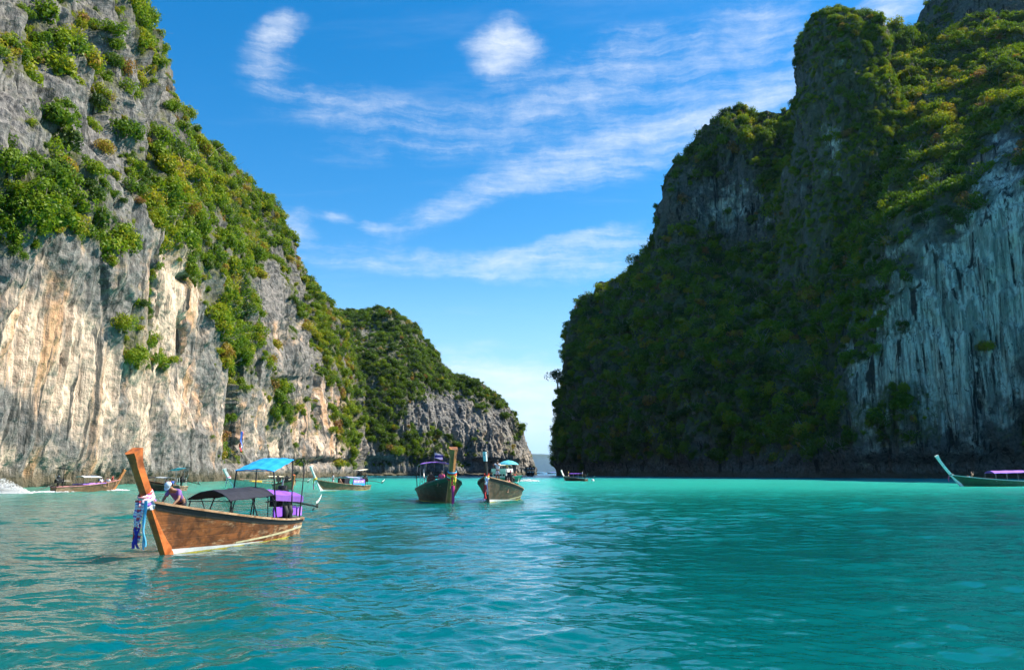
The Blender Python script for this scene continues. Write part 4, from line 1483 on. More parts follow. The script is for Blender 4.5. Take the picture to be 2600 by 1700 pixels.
def ribbon_mesh(p0, length, width, rng, thick=0.012, sway=0.03, n=16, dirv=(1, 0, 0)):
    """a hanging band of cloth with folds"""
    d = np.array(dirv, float)
    e = np.cross(d, [0, 0, 1.0])
    ph, ph2 = rng.random() * 6, rng.random() * 6
    G = []
    for i in range(n):
        f = i / (n - 1)
        z = -length * f
        off = sway * (1.5 * math.sin(5 * f + ph) * f + 0.7 * math.sin(13 * f + ph2) * f)
        w = width * (1.0 - 0.25 * f + 0.12 * math.sin(9 * f + ph))
        tw = 0.7 * math.sin(3 * f + ph2)
        a = e * math.cos(tw) + d * math.sin(tw)
        c = np.array(p0) + d * off + e * off * 0.6 + np.array([0, 0, z])
        nrm = d * math.cos(tw) - e * math.sin(tw)
        G.append([c - a * w / 2, c + nrm * width * 0.18, c + a * w / 2, c + nrm * (width * 0.18 + thick), c - a * w / 2 + nrm * thick])
    return MB().quad_grid(np.array(G))


def garland(label, root, H, z, items, depth=0.5, width=0.22, seed=1, rings=(), scale=1.0, group='cloth garlands tied round the prows'):
    """bands of cloth knotted round a stem post; a thing of its own that hangs on the boat"""
    rng = np.random.default_rng(seed)
    g = empty('prow_garland', root.location, root.rotation_euler[2], root.scale[0])
    tag(g, label, 'garland', group)
    x = H.rake * z + 0.06
    for k, (dz, rr, mat) in enumerate(rings):
        R = rotm('Y', 0.35 + 0.12 * math.sin(k * 2.1)) @ rotm('X', 0.08 * math.cos(k * 1.7))
        MB().ring((x - depth * 0.5 + H.rake * dz, 0, z + dz), 0.5, rr, R, 20, 8, sx=depth * 1.18, sy=width * 1.55).build('knotted_cloth', mat, g, smooth=True)
    for (dy, dx, dz, ln, wd, mat) in items:
        ribbon_mesh((x + 0.07 + dx, dy, z + dz), ln, wd, rng).build('ribbon', mat, g, smooth=False)
    return g


# ------------------------------------------------------------------ people
POSES = {
    'stand': dict(pelvis=(0, 0, .93), spine=(0, 0, 1.12), chest=(0, 0, 1.31), neck=(.01, 0, 1.46), head=(.03, 0, 1.60), sh=(0, .18, 1.40), el=(-.02, .25, 1.13), wr=(.10, .23, .92), hip=(0, .09, .90), kn=(.03, .11, .49), an=(-.02, .11, .08), to=(.14, .13, .03)),
    'sit': dict(pelvis=(0, 0, .10), spine=(-.02, 0, .29), chest=(.0, 0, .48), neck=(.03, 0, .63), head=(.06, 0, .77), sh=(.01, .18, .57), el=(.08, .25, .32), wr=(.28, .17, .24), hip=(.03, .09, .10), kn=(.42, .14, .13), an=(.46, .13, -.26), to=(.60, .14, -.31)),
    'lean': dict(pelvis=(-.10, 0, .88), spine=(.06, 0, 1.04), chest=(.26, 0, 1.18), neck=(.42, 0, 1.27), head=(.55, 0, 1.36), sh=(.28, .18, 1.20), el=(.40, .25, .98), wr=(.58, .19, .82), hip=(-.12, .09, .86), kn=(-.02, .11, .47), an=(-.10, .11, .08), to=(.06, .13, .03)),
    'reach': dict(pelvis=(0, 0, .93), spine=(0, 0, 1.12), chest=(.04, 0, 1.31), neck=(.07, 0, 1.46), head=(.10, 0, 1.60), sh=(.04, .18, 1.40), el=(.22, .25, 1.30), wr=(.44, .20, 1.36), hip=(0, .09, .90), kn=(.03, .11, .49), an=(-.02, .11, .08), to=(.14, .13, .03)),
    'recline': dict(pelvis=(0, 0, .10), spine=(-.10, 0, .27), chest=(-.20, 0, .44), neck=(-.25, 0, .58), head=(-.25, 0, .72), sh=(-.20, .18, .52), el=(-.05, .27, .62), wr=(-.06, .12, .80), hip=(.03, .09, .10), kn=(.40, .12, .32), an=(.74, .12, .10), to=(.84, .13, .16)),
    'swim': dict(pelvis=(-.2, 0, -.35), spine=(-.1, 0, -.2), chest=(0, 0, -.06), neck=(.06, 0, .06), head=(.08, 0, .19), sh=(0, .18, .0), el=(.2, .25, -.12), wr=(.42, .2, -.08), hip=(-.2, .09, -.38), kn=(-.3, .11, -.75), an=(-.6, .11, -.95), to=(-.7, .13, -1.05)),
}
_body_cache = {}


def skin_mesh(key, verts, edges, radii, sub=1):
    me = bpy.data.meshes.new(key)
    me.from_pydata([tuple(v) for v in verts], edges, [])
    o = bpy.data.objects.new(key, me)
    col.objects.link(o)
    o.modifiers.new('skin', 'SKIN')
    for i, r in enumerate(radii):
        sv = me.skin_vertices[0].data[i]
        sv.radius = r if isinstance(r, tuple) else (r, r)
        sv.use_root = (i == 0)
    s = o.modifiers.new('sub', 'SUBSURF')
    s.levels = s.render_levels = sub
    dg = bpy.context.evaluated_depsgraph_get()
    out = bpy.data.meshes.new_from_object(o.evaluated_get(dg))
    out.name = key
    bpy.data.objects.remove(o)
    bpy.data.meshes.remove(me)
    out.polygons.foreach_set('use_smooth', [True] * len(out.polygons))
    out.materials.clear()
    return out


def body_meshes(pose, fingers=False):
    key = pose + ('_f' if fingers else '')
    if key in _body_cache:
        return _body_cache[key]
    P = {k: np.array(v, float) for k, v in POSES[pose].items()}
    mir = np.array([1, -1, 1.0])
    V = [P['pelvis'], P['spine'], P['chest'], P['neck'], P['head'], P['head'] + (P['head'] - P['neck']) * 0.55]
    Rr = [(.145, .12), (.13, .105), (.155, .11), .055, (.082, .095), .06]
    E = [(0, 1), (1, 2), (2, 3), (3, 4), (4, 5)]
    fwd = np.array([1, 0, 0.0])
    V.append(P['head'] + fwd * 0.105)
    Rr.append(.018)
    E.append((4, 6))
    for s in (1, -1):
        m = mir if s < 0 else np.ones(3)
        b = len(V)
        hand = P['wr'] + (P['wr'] - P['el']) / np.linalg.norm(P['wr'] - P['el']) * 0.075
        V += [P['sh'] * m, P['el'] * m, P['wr'] * m, hand * m]
        Rr += [.062, .044, .030, (.040, .020)]
        E += [(2, b), (b, b + 1), (b + 1, b + 2), (b + 2, b + 3)]
        if fingers:
            dirn = (P['wr'] - P['el']) / np.linalg.norm(P['wr'] - P['el'])
            for kf, (dy_, ln) in enumerate(((-.030, .065), (-.010, .078), (.010, .074), (.030, .058))):
                c = len(V)
                V += [(hand + np.array([0, dy_, 0]) + dirn * ln * .55) * m, (hand + np.array([0, dy_, -.02]) + dirn * ln) * m]
                Rr += [.009, .008]
                E += [(b + 3, c), (c, c + 1)]
            c = len(V)
            V += [(P['wr'] + dirn * .03 + np.array([0, -.05, .0])) * m]
            Rr += [.010]
            E += [(b + 2, c)]
        b = len(V)
        V += [P['hip'] * m, P['kn'] * m, P['an'] * m, P['to'] * m]
        Rr += [.085, .058, .038, (.038, .028)]
        E += [(0, b), (b, b + 1), (b + 1, b + 2), (b + 2, b + 3)]
    body = skin_mesh('body_' + key, V, E, Rr, 1 if not fingers else 2)
    # shirt
    Vs, Rs, Es = [P['pelvis'] * .85 + P['spine'] * .15, P['spine'], P['chest'], P['chest'] * .35 + P['neck'] * .65], [(.165, .14), (.152, .128), (.178, .132), .085], [(0, 1), (1, 2), (2, 3)]
    for s in (1, -1):
        m = mir if s < 0 else np.ones(3)
        b = len(Vs)
        Vs += [P['sh'] * m, (P['sh'] * .3 + P['el'] * .7) * m]
        Rs += [.078, .062]
        Es += [(2, b), (b, b + 1)]
    shirt = skin_mesh('shirt_' + key, Vs, Es, Rs)
    Vp, Rp, Ep = [P['pelvis'] + (P['spine'] - P['pelvis']) * .25, P['pelvis']], [(.152, .13), (.16, .135)], [(0, 1)]
    for s in (1, -1):
        m = mir if s < 0 else np.ones(3)
        b = len(Vp)
        Vp += [P['hip'] * m, (P['hip'] * .25 + P['kn'] * .75) * m]
        Rp += [.102, .082]
        Ep += [(1, b), (b, b + 1)]
    shorts = skin_mesh('shorts_' + key, Vp, Ep, Rp)
    up = P['head'] - P['neck']
    up /= np.linalg.norm(up)
    Rm = np.array(Vector((0, 0, 1)).rotation_difference(Vector(up)).to_matrix())
    mbh = MB().ball((0, 0, 0), (.103, .098, .112), 14, 8, -0.25)
    hv = np.array(mbh.v) @ Rm.T + P['head'] + up * .055 - fwd * .018
    mbc = MB().ball((0, 0, 0), (.112, .108, .10), 14, 7, 0.0)
    th = np.linspace(-1.25, 1.25, 9)
    mbc.quad_grid(np.array([[(.10 * math.cos(t), .10 * math.sin(t), .004) for t in th], [(.10 * math.cos(t) + .085 * math.cos(t), .11 * math.sin(t), -.015) for t in th]]))
    cv = np.array(mbc.v) @ Rm.T + P['head'] + up * .062
    # eyes and mouth
    eyes = []
    side = np.array([0, 1.0, 0])
    fx = np.cross(side, up)
    for s in (-1, 1):
        eyes.append(('eye', MB().ball(tuple(P['head'] + fx * .088 + side * .032 * s + up * .012), .012, 8, 6)))
    eyes.append(('mouth', MB().box(tuple(P['head'] + fx * .088 - up * .048), (.012, .045, .008))))
    _body_cache[key] = (body, shirt, shorts, (hv, mbh.f), (cv, mbc.f), eyes)
    return _body_cache[key]


def shared(mesh_key, vf):
    me = bpy.data.meshes.get(mesh_key)
    if me is None:
        me = bpy.data.meshes.new(mesh_key)
        me.from_pydata([tuple(v) for v in vf[0]], [], vf[1])
        me.polygons.foreach_set('use_smooth', [True] * len(me.polygons))
        me.update()
    return me


def piece(name, me, mat, parent):
    o = link_obj(name, me, parent)
    if len(me.materials) == 0:
        me.materials.append(None)
    o.material_slots[0].link = 'OBJECT'
    o.material_slots[0].material = mat
    return o


def person(label, loc, az_deg, pose='sit', shirt=WHITEC, shorts=NAVY, skin=SKIN, cap=None, hair=HAIR, scale=1.0, fingers=False, group='people on the boats'):
    body, sh, so, hv, cv, ev = body_meshes(pose, fingers)
    r = empty('person', loc, az_rot(az_deg), scale)
    tag(r, label, 'person', group)
    key = pose + ('_f' if fingers else '')
    piece('body', body, skin, r)
    if shirt is not None:
        piece('shirt', sh, shirt, r)
    piece('shorts', so, shorts, r)
    piece('hair', shared('hair_' + key, hv), hair, r)
    for i, (nm, mbf) in enumerate(ev):
        piece(nm, shared('%s_%d_%s' % (nm, i, key), (mbf.v, mbf.f)), HAIR if nm == 'eye' else MOUTH, r)
    if cap is not None:
        piece('cap', shared('cap_' + key, cv), cap, r)
    return r


def on_boat(root, x, y, z):
    """a point given in a boat's own frame, in the place"""
    s = root.scale[0]
    a = root.rotation_euler[2]
    return (root.location[0] + s * (x * math.cos(a) - y * math.sin(a)), root.location[1] + s * (x * math.sin(a) + y * math.cos(a)), s * z)


# ------------------------------------------------------------------ the near boat
p0 = on_water(412, 1412)
HM = Hull(L=8.5, beam=0.98, g_stern=0.62, g_bow=1.60, rake=0.68, power=2.0)
main, _ = longtail('large brown wooden long-tail boat with tall orange prow, nearest of all', p0, 188.5, hull=HM, hull_mat=M_HULL_MAIN, stem_mat=M_STEM, rail_mat=M_RAIL, band_mat=BLACK, prow_top=2.96, depth=(0.52, 0.48, 0.42, 0.52), prow_w=0.105)
# low black awning, then purple awning
awning(main, -2.4, -5.6, 0.74, 1.52, 1.58, 0.30, NAVY)
awning(main, -5.62, -8.2, 0.72, 1.60, 1.46, 0.20, PURPLE)
MB().solid_sheet(np.array([[(x, 0.735, z - (x + 5.6) * -0.054) for z in (1.60, 1.50, 1.40)] for x in np.linspace(-5.62, -8.2, 9)]), 0.012).build('awning_valance', VIOLET, main)
gz = lambda x: float(HM.gun(1 + x / HM.L))
for x, zt in ((-2.5, 1.50), (-4.0, 1.54), (-5.55, 1.56), (-6.9, 1.50), (-8.1, 1.44)):
    yb = float(HM.half(1 + x / HM.L)) - 0.05
    posts(main, [((x, s * yb, gz(x)), (x, s * 0.68, zt)) for s in (-1, 1)])
bars(main, [[(-2.45, -0.72, 1.47), (-2.45, 0.72, 1.47)], [(-6.3, 0.70, 1.18), (-8.1, 0.70, 1.12)], [(-3.4, -0.6, 0.95), (-3.0, -0.6, 1.55)]])
# tall blue sunshade over the helm
awning(main, -5.45, -7.15, 0.74, 2.44, 2.86, 0.07, BLUEC, name='sunshade', t=0.025)
for x, zt in ((-5.5, 2.43), (-7.1, 2.82)):
    yb = float(HM.half(1 + x / HM.L)) - 0.06
    posts(main, [((x, s * yb, gz(x)), (x, s * 0.71, zt)) for s in (-1, 1)], r=0.026)
bars(main, [[(-5.5, -0.73, 2.44), (-5.5, 0.73, 2.44)], [(-7.1, -0.73, 2.83), (-7.1, 0.73, 2.83)]], WHITE, 0.02)
bars(main, [[(-7.9, 0.74, 0.7), (-8.1, 0.76, 2.4), (-8.2, 0.70, 2.75), (-8.35, 0.5, 2.85), (-8.45, 0.3, 2.7)]], IRON, 0.024, 'hoop')
# purple backrest cloths and cushions at the stern
for k, x in enumerate((-6.3, -7.3)):
    MB().box((x, 0.62, 0.96), (0.92, 0.07, 0.36)).build('backrest_cushion', PURPLE, main, bevel=0.02)
MB().box((-8.15, 0.60, 0.90), (0.45, 0.07, 0.34)).build('backrest_cushion', VIOLET, main, bevel=0.02)
for k, x in enumerate((-6.6, -7.0)):
    MB().tube([(x, 0.70, 1.16), (x - 0.06, 0.72, 0.95), (x - 0.02, 0.72, 0.70)], [0.09, 0.12, 0.07], 8).build('fender', RUBBER, main, smooth=True)
# painted registration letters near the stern, worn and hard to make out
for k, (dx, w, h) in enumerate(((0, .09, .10), (.13, .03, .13), (.20, .08, .05), (.32, .10, .10), (.47, .03, .09), (.55, .07, .03), (.66, .03, .12))):
    x = -7.55 - dx
    t = 1 + x / HM.L
    z = float(HM.gun(t)) - 0.33
    MB().quad_grid(np.array([[HM.pt(t, z, 1, .016), HM.pt(t, z + h, 1, .016)], [HM.pt(t + w / HM.L, z, 1, .016), HM.pt(t + w / HM.L, z + h, 1, .016)]])).build('painted_letter', WHITE, main)
MB().tube([(-1.6, -0.62, 0.95), (-1.7, -0.95, 0.4), (-1.75, -1.0, -0.2)], 0.02, 6).tube([(-1.6, -1.05, -0.1), (-1.75, -1.0, 0.15), (-1.95, -1.0, -0.1)], 0.03, 6).build('anchor', IRON, main)
garland('thick garland of white, red, indigo and light blue cloth on the nearest orange prow', main, HM, 1.62, [
    (-0.10, 0.02, 0.02, 1.02, 0.13, BRAID), (0.00, 0.05, 0.00, 1.12, 0.13, BRAID), (0.06, 0.02, 0.02, 0.75, 0.12, BRAID2), (-0.06, 0.07, -0.05, 0.65, 0.12, BRAID2), (-0.12, -0.02, -0.55, 0.62, 0.12, REDC),
    (0.0, 0.03, -0.62, 0.66, 0.14, INDIGO), (-0.07, 0.05, -0.68, 0.60, 0.12, INDIGO), (0.15, 0.0, 0.0, 1.32, 0.09, SKYC), (0.18, 0.02, 0.0, 1.24, 0.07, SKYC), (0.12, -0.35, -0.02, 0.22, 0.16, WHITEC), (0.13, -0.28, 0.0, 0.26, 0.18, WHITEC)],
    rings=((0.02, 0.060, WHITEC), (0.10, 0.055, BRAID2), (-0.07, 0.058, VIOLET), (-0.14, 0.05, WHITEC), (0.17, 0.045, BRAID)), seed=4, depth=0.44, width=0.20)
person('person in lilac shirt and pale blue cap leaning over the nearest bow', on_boat(main, -1.02, -0.20, 0.62), 192, 'lean', LILAC, NAVY, SKIN_B, cap=paint('pale_blue_cap', (0.55, 0.70, 0.74), 0.7, 0.06), fingers=True)

# ------------------------------------------------------------------ the two bow-on boats in mid channel
p = on_water(1142, 1277)
HB = Hull(L=8.2, beam=1.34, g_stern=0.62, g_bow=1.58, rake=0.42, power=1.7)
b7, _ = longtail('dark green long-tail boat, bow towards us, with broad brown prow and lilac sunshade', p, 165, 1.27, hull=HB, hull_mat=M_HULL_DARK, stem_mat=M_STEM_TAN, rail_mat=TEALP, band_mat=GREENP, prow_top=3.3, depth=(0.7, 0.42, 0.40, 0.62), prow_w=0.18, inner=REDP, stripe_mat=GREENP, low_stripe=GREENP)
awning(b7, -4.8, -6.9, 0.86, 2.45, 2.45, 0.12, VIOLET, name='sunshade')
posts(b7, [((x, s * 0.85, 0.7), (x, s * 0.8, 2.45)) for x in (-4.9, -6.8) for s in (-1, 1)], STEEL)
posts(b7, [((-7.6, -0.9, 0.6), (-7.6, -1.0, 2.0))], IRON, 0.03)
bars(b7, [[(-7.4, -0.95, 1.9), (-7.4, -0.95, 2.25), (-7.0, -0.9, 2.4)]], STEEL, 0.025, 'hoop')
awning(b7, -1.6, -4.4, 0.78, 1.52, 1.38, 0.10, NAVY)
garland('garland of yellow, red and magenta cloth on the broad brown prow', b7, HB, 1.70, [
    (0.06, 0.03, 0.0, 0.55, 0.16, YELLOWC), (-0.05, 0.05, -0.1, 0.5, 0.14, REDC), (0.14, 0.02, -0.1, 0.7, 0.16, YELLOWC), (-0.12, 0.02, 0.0, 0.8, 0.08, YELLOWC), (0.02, 0.06, -0.62, 1.05, 0.20, MAGENTA), (0.02, 0.02, -0.62, 1.1, 0.16, MAGENTA), (0.15, 0.0, 0.05, 0.4, 0.14, REDC)],
    rings=((0.0, 0.07, YELLOWC), (0.12, 0.06, REDC), (-0.10, 0.06, WHITEC), (0.2, 0.05, SKYC), (-0.2, 0.05, REDC)), width=0.34, depth=0.42, seed=8)
fl = empty('flag', on_boat(b7, -5.9, 0.0, 2.6), az_rot(163), 1.0)
tag(fl, 'small red, white and blue flag above the lilac sunshade', 'flag')
MB().tube([(0, 0, 0), (0, 0, 0.78)], 0.014, 6).build('flag_pole', STEEL, fl)
fm = MB()
fm.solid_sheet(np.array([[(0.02 * math.sin(f * 5), 0.75 * f, 0.78 - 0.45 * g - 0.22 * f) for g in (0, .25, .5, .75, 1)] for f in np.linspace(0, 1, 8)]), 0.012)
fm.build('flag_cloth', FLAG, fl)
person('person in white shirt sitting behind the broad brown prow', on_boat(b7, -1.2, -0.35, 1.05), 163, 'sit', WHITEC, NAVY)
person('person in pink shirt on the far side of the broad brown prow', on_boat(b7, -0.9, -0.35, 1.25), 200, 'sit', PINKC, NAVY, SKIN_B)
person('person standing under the lilac sunshade', on_boat(b7, -5.2, 0.35, 0.55), 163, 'stand', REDC, WHITEC, SKIN_B, scale=1.0)

p = on_water(1240, 1275)
b8, _ = longtail('weathered olive long-tail boat, bow towards us, with slim black prow', p, 190, 1.27, hull=HB, hull_mat=M_HULL_OLIVE, stem_mat=BLACK, rail_mat=M_RAIL, band_mat=BLACK, prow_top=3.05, depth=(0.7, 0.40, 0.28, 0.30), prow_w=0.075, inner=REDP, stem_cap=(2.55, 3.12, paint('pale_blue_paint', (0.55, 0.74, 0.82), 0.5, 0.1)), low_stripe=CREAM)
garland('garland of red, white and violet cloth on the slim black prow', b8, HB, 1.62, [
    (0.02, 0.04, 0.0, 0.95, 0.14, WHITEC), (-0.05, 0.04, -0.3, 0.75, 0.16, REDC), (0.0, 0.07, -0.5, 0.85, 0.16, REDC), (0.06, 0.02, -0.1, 0.7, 0.12, VIOLET), (0.1, 0.0, -0.1, 1.0, 0.10, WHITEC), (-0.07, 0.02, -0.9, 0.55, 0.12, PINKC)],
    rings=((0.0, 0.05, YELLOWC), (0.10, 0.05, REDC), (-0.10, 0.05, WHITEC)), width=0.20, depth=0.36, seed=9)
MB().box((-5.0, 0.0, 0.75), (3.2, 1.5, 0.5)).build('engine_box', GREENP, b8, bevel=0.04)
bars(b8, [[(-8.2, -1.0, 0.5), (-8.3, -1.6, 0.6), (-8.3, -1.9, 1.2)], [(-8.3, -1.6, 0.4), (-8.3, -1.95, -0.1)], [(-8.3, -1.9, 1.2), (-8.3, -2.05, -0.1)]], STEEL, 0.03, 'boarding_ladder')
person('person in white shirt standing at the slim black prow', on_boat(b8, -0.9, 0.42, 1.18), 200, 'reach', WHITEC, WHITEC, SKIN_B, scale=1.08, fingers=True)
um = empty('parasol', on_boat(b8, -1.5, 1.0, 1.5), 0.0, 1.0)
tag(um, 'tilted turquoise parasol beside the person in white', 'parasol')
TURQ = paint('turquoise_cloth', (0.10, 0.55, 0.66), 0.7, 0.08)
G = []
for r_, zz in ((0.02, 0.0), (0.4, -0.06), (0.75, -0.20), (0.95, -0.34)):
    G.append([(r_ * math.cos(a) * 0.9, r_ * math.sin(a) * 0.7, zz + 1.45) for a in np.linspace(0, 2 * math.pi, 17)])
MB().solid_sheet(np.array(G), 0.015).build('canopy', TURQ, um)
MB().tube([(0, 0, 1.44), (0.25, 0.1, 0.0)], 0.02, 6).build('pole', IRON, um)
for k, (x, y, c) in enumerate(((-2.4, 0.75, PINKC), (-3.1, -0.2, WHITEC), (-3.6, 0.7, REDC))):
    person(['person in pink top on the olive boat, nearest the parasol', 'person in white top amidships on the olive boat', 'person in red top towards the stern of the olive boat'][k], on_boat(b8, x, y, 0.80), 187 + 40 * k, 'sit', c, NAVY)

# ------------------------------------------------------------------ boats along the left wall
p = on_water(290, 1245)
HL_ = Hull(L=8.6, beam=0.95, g_stern=0.62, g_bow=1.45, rake=0.6, power=2.2)
b4, _ = longtail('brown long-tail boat under way at far left, with white and blue awning', p, 24, hull=HL_, hull_mat=M_HULL_TAN, rail_mat=paint('pinkish_rail', (0.58, 0.25, 0.24), 0.5, 0.2), prow_top=2.7, tail_down=True, stem_mat=M_STEM_TAN, stripe_on=False)
awning(b4, -2.6, -5.2, 0.80, 1.72, 1.78, 0.16, WHITEC)
MB().solid_sheet(np.array([[(x, y, 1.925 - 0.20 * (y / .5) ** 2 * 0.35) for y in np.linspace(-.5, .5, 5)] for x in np.linspace(-3.0, -4.8, 6)]), 0.01).build('awning_panel', DBLUE, b4)
posts(b4, [((x, s * 0.88, 0.7), (x, s * 0.78, 1.74)) for x in (-2.7, -5.1) for s in (-1, 1)], STEEL)
awning(b4, -6.6, -8.2, 0.62, 2.75, 2.9, 0.04, NAVY, name='sunshade')
posts(b4, [((-7.4, 0.0, 0.6), (-7.4, 0.0, 2.84))], IRON, 0.05)
bars(b4, [[(-2.0, s * 0.85, 1.02), (-5.4, s * 0.92, 0.88)] for s in (-1, 1)], VIOLET, 0.05, 'side_cloth')
for k, (x, y, c, ps) in enumerate(((-0.9, 0.3, PINKC, 'sit'), (-1.3, -0.35, WHITEC, 'sit'), (-1.8, 0.35, DBLUE, 'sit'), (-2.3, -0.3, WHITEC, 'sit'), (-0.5, -0.1, REDC, 'sit'))):
    person(['person in pink at the bow of the boat under way', 'person in white seated just behind the bow of the boat under way', 'person in blue ahead of the white and blue awning', 'person in white next to the white and blue awning', 'person in red right at the prow of the boat under way'][k],
           on_boat(b4, x, y, 0.85 if k < 4 else 1.15), 200 - 35 * k, ps, c, NAVY)
person('person in pale shirt steering at the stern of the boat under way', on_boat(b4, -7.9, 0.25, 0.5), 30, 'stand', GREYC, NAVY, SKIN_B)

p = on_water(362, 1244)
b5, _ = longtail('dark long-tail boat with grey awning, half hidden behind the orange prow', p, -58, hull=HL_, hull_mat=M_HULL_OLIVE, rail_mat=M_RAIL, prow_top=2.6, stem_mat=M_STEM_TAN, stripe_on=False)
awning(b5, -1.4, -3.6, 0.75, 1.62, 1.66, 0.10, NAVY)
awning(b5, -3.65, -5.8, 0.78, 1.70, 1.60, 0.10, GREYC)
posts(b5, [((x, s * 0.88, 0.7), (x, s * 0.74, 1.64)) for x in (-1.5, -3.6, -5.7) for s in (-1, 1)], STEEL)
awning(b5, -6.0, -7.8, 0.66, 2.55, 2.9, 0.04, SKYC, name='sunshade')
posts(b5, [((x, s * 0.7, 0.6), (x, s * 0.6, z)) for x, z in ((-6.1, 2.55), (-7.7, 2.86)) for s in (-1, 1)], STEEL)
bars(b5, [[(-7.9, s * 0.5, 0.6), (-7.9, s * 0.5, 1.6), (-8.3, s * 0.5, 1.7), (-8.3, s * 0.5, 0.6)] for s in (-1, 1)], WHITE, 0.03, 'stern_hoop')
for k, (x, y, c) in enumerate(((-4.2, -0.5, PINKC), (-4.9, -0.5, REDC), (-5.5, -0.55, DBLUE))):
    person(['person in pink under the grey awning', 'person in red under the grey awning', 'person in blue at the after end of the grey awning'][k], on_boat(b5, x, y, 0.62), 60 + 30 * k, 'sit', c, NAVY)

p = on_water(592, 1240)
b2, _ = longtail('pale long-tail boat seen beneath the blue sunshade of the nearest boat', p, -128, hull=HL_, hull_mat=paint('ivory_paint', (0.62, 0.52, 0.40), 0.5, 0.25), rail_mat=M_RAIL, prow_top=2.9, stem_mat=WHITE, inner=CREAM)
MB().box((-3.2, 0.2, 0.95), (1.6, 1.0, 0.4)).build('cargo_cover', YELLOWC, b2, bevel=0.06)
bars(b2, [[(-1.2, s * 0.85, 1.35), (-6.5, s * 0.92, 1.0)] for s in (-1, 1)], M_RAIL, 0.05, 'hand_rail')
awning(b2, -5.0, -7.4, 0.75, 1.75, 1.7, 0.08, CREAMC)
posts(b2, [((x, s * 0.88, 0.6), (x, s * 0.72, 1.72)) for x in (-5.1, -7.3) for s in (-1, 1)], STEEL)
garland('garland of pink, white and blue cloth on the pale prow under the blue sunshade', b2, HL_, 1.5, [(0.0, 0.04, 0.2, 0.8, 0.18, PINKC), (0.08, 0.02, 0.1, 1.0, 0.16, WHITEC), (-0.06, 0.03, -0.5, 0.7, 0.16, SKYC)], rings=((0.0, 0.06, WHITEC), (0.12, 0.06, PINKC)), seed=12)

p = on_water(742, 1244)
b3, _ = longtail('striped tan long-tail boat, bow towards us, just right of the nearest stern', p, 150, hull=Hull(L=8.2, beam=1.1, g_stern=0.6, g_bow=1.45, rake=0.45), hull_mat=paint('straw_paint', (0.55, 0.42, 0.20), 0.5, 0.3), rail_mat=BLACK, prow_top=2.0, stem_mat=M_STEM, band_mat=REDP)
person('person in red sitting in the striped tan boat', on_boat(b3, -1.6, 0.5, 0.9), 150, 'sit', REDC, NAVY)
person('person in pale top sitting further back in the striped tan boat', on_boat(b3, -2.6, 0.3, 0.8), 120, 'sit', CREAMC, NAVY)

p = on_water(812, 1246)
b6, _ = longtail('tan long-tail boat with white prow and purple lettered banner, near the left wall', p, -146, hull=HL_, hull_mat=M_HULL_TAN, rail_mat=M_RAIL, prow_top=3.15, stem_mat=WHITE, depth=(0.6, 0.36, 0.30, 0.5), low_stripe=M_RAIL)
garland('garland of yellow, pink and white cloth on the slim white prow', b6, HL_, 1.5, [(0.0, 0.04, 0.1, 0.6, 0.18, YELLOWC), (0.08, 0.02, -0.3, 0.9, 0.16, WHITEC), (-0.06, 0.03, -0.5, 0.8, 0.14, PINKC), (0.02, 0.05, -0.1, 0.5, 0.14, YELLOWC)], rings=((0.0, 0.07, YELLOWC), (0.12, 0.06, YELLOWC)), depth=0.34, seed=13)
bn = MB().box((-6.05, 0.905, 1.16), (2.1, 0.03, 0.52)).build('banner', VIOLET, b6)
for k, (dx, w, h, dz) in enumerate(((0.0, .16, .22, 0), (.22, .05, .25, 0), (.32, .16, .05, .16), (.34, .05, .2, 0), (.46, .05, .24, 0), (.62, .18, .20, 0), (.88, .06, .24, .02), (1.02, .18, .05, 0), (1.16, .05, .22, 0), (1.34, .2, .2, 0), (1.62, .06, .24, 0))):
    MB().box((-5.15 - dx - w / 2, 0.926, 1.05 + dz + h / 2), (w, 0.008, h)).build('banner_letter', WHITEC, bn)
MB().box((-6.05, 0.80, 0.80), (2.2, 0.25, 0.32)).build('cool_box', BLUEC, b6, bevel=0.03)
awning(b6, -4.2, -6.9, 0.74, 1.72, 1.60, 0.10, paint('lavender_cloth', (0.40, 0.42, 0.78), 0.7, 0.1))
posts(b6, [((x, s * 0.88, 0.6), (x, s * 0.72, 1.68)) for x in (-4.3, -6.8) for s in (-1, 1)], IRON)
awning(b6, -6.4, -8.0, 0.62, 2.60, 2.75, 0.05, CREAMC, name='sunshade')
posts(b6, [((x, s * 0.7, 0.6), (x, s * 0.58, z)) for x, z in ((-6.5, 2.6), (-7.9, 2.74)) for s in (-1, 1)], IRON)
MB().box((-4.0, 0.1, 1.05), (0.9, 1.3, 1.1)).build('awning_curtain', NAVY, b6)
person('person in white shirt standing near the slim white prow', on_boat(b6, -1.9, 0.30, 0.50), 60, 'stand', WHITEC, WHITEC, SKIN_B)
person('bare backed person in pink shorts sitting ahead of the purple banner', on_boat(b6, -3.0, 0.45, 0.78), 40, 'sit', None, PINKC, SKIN)

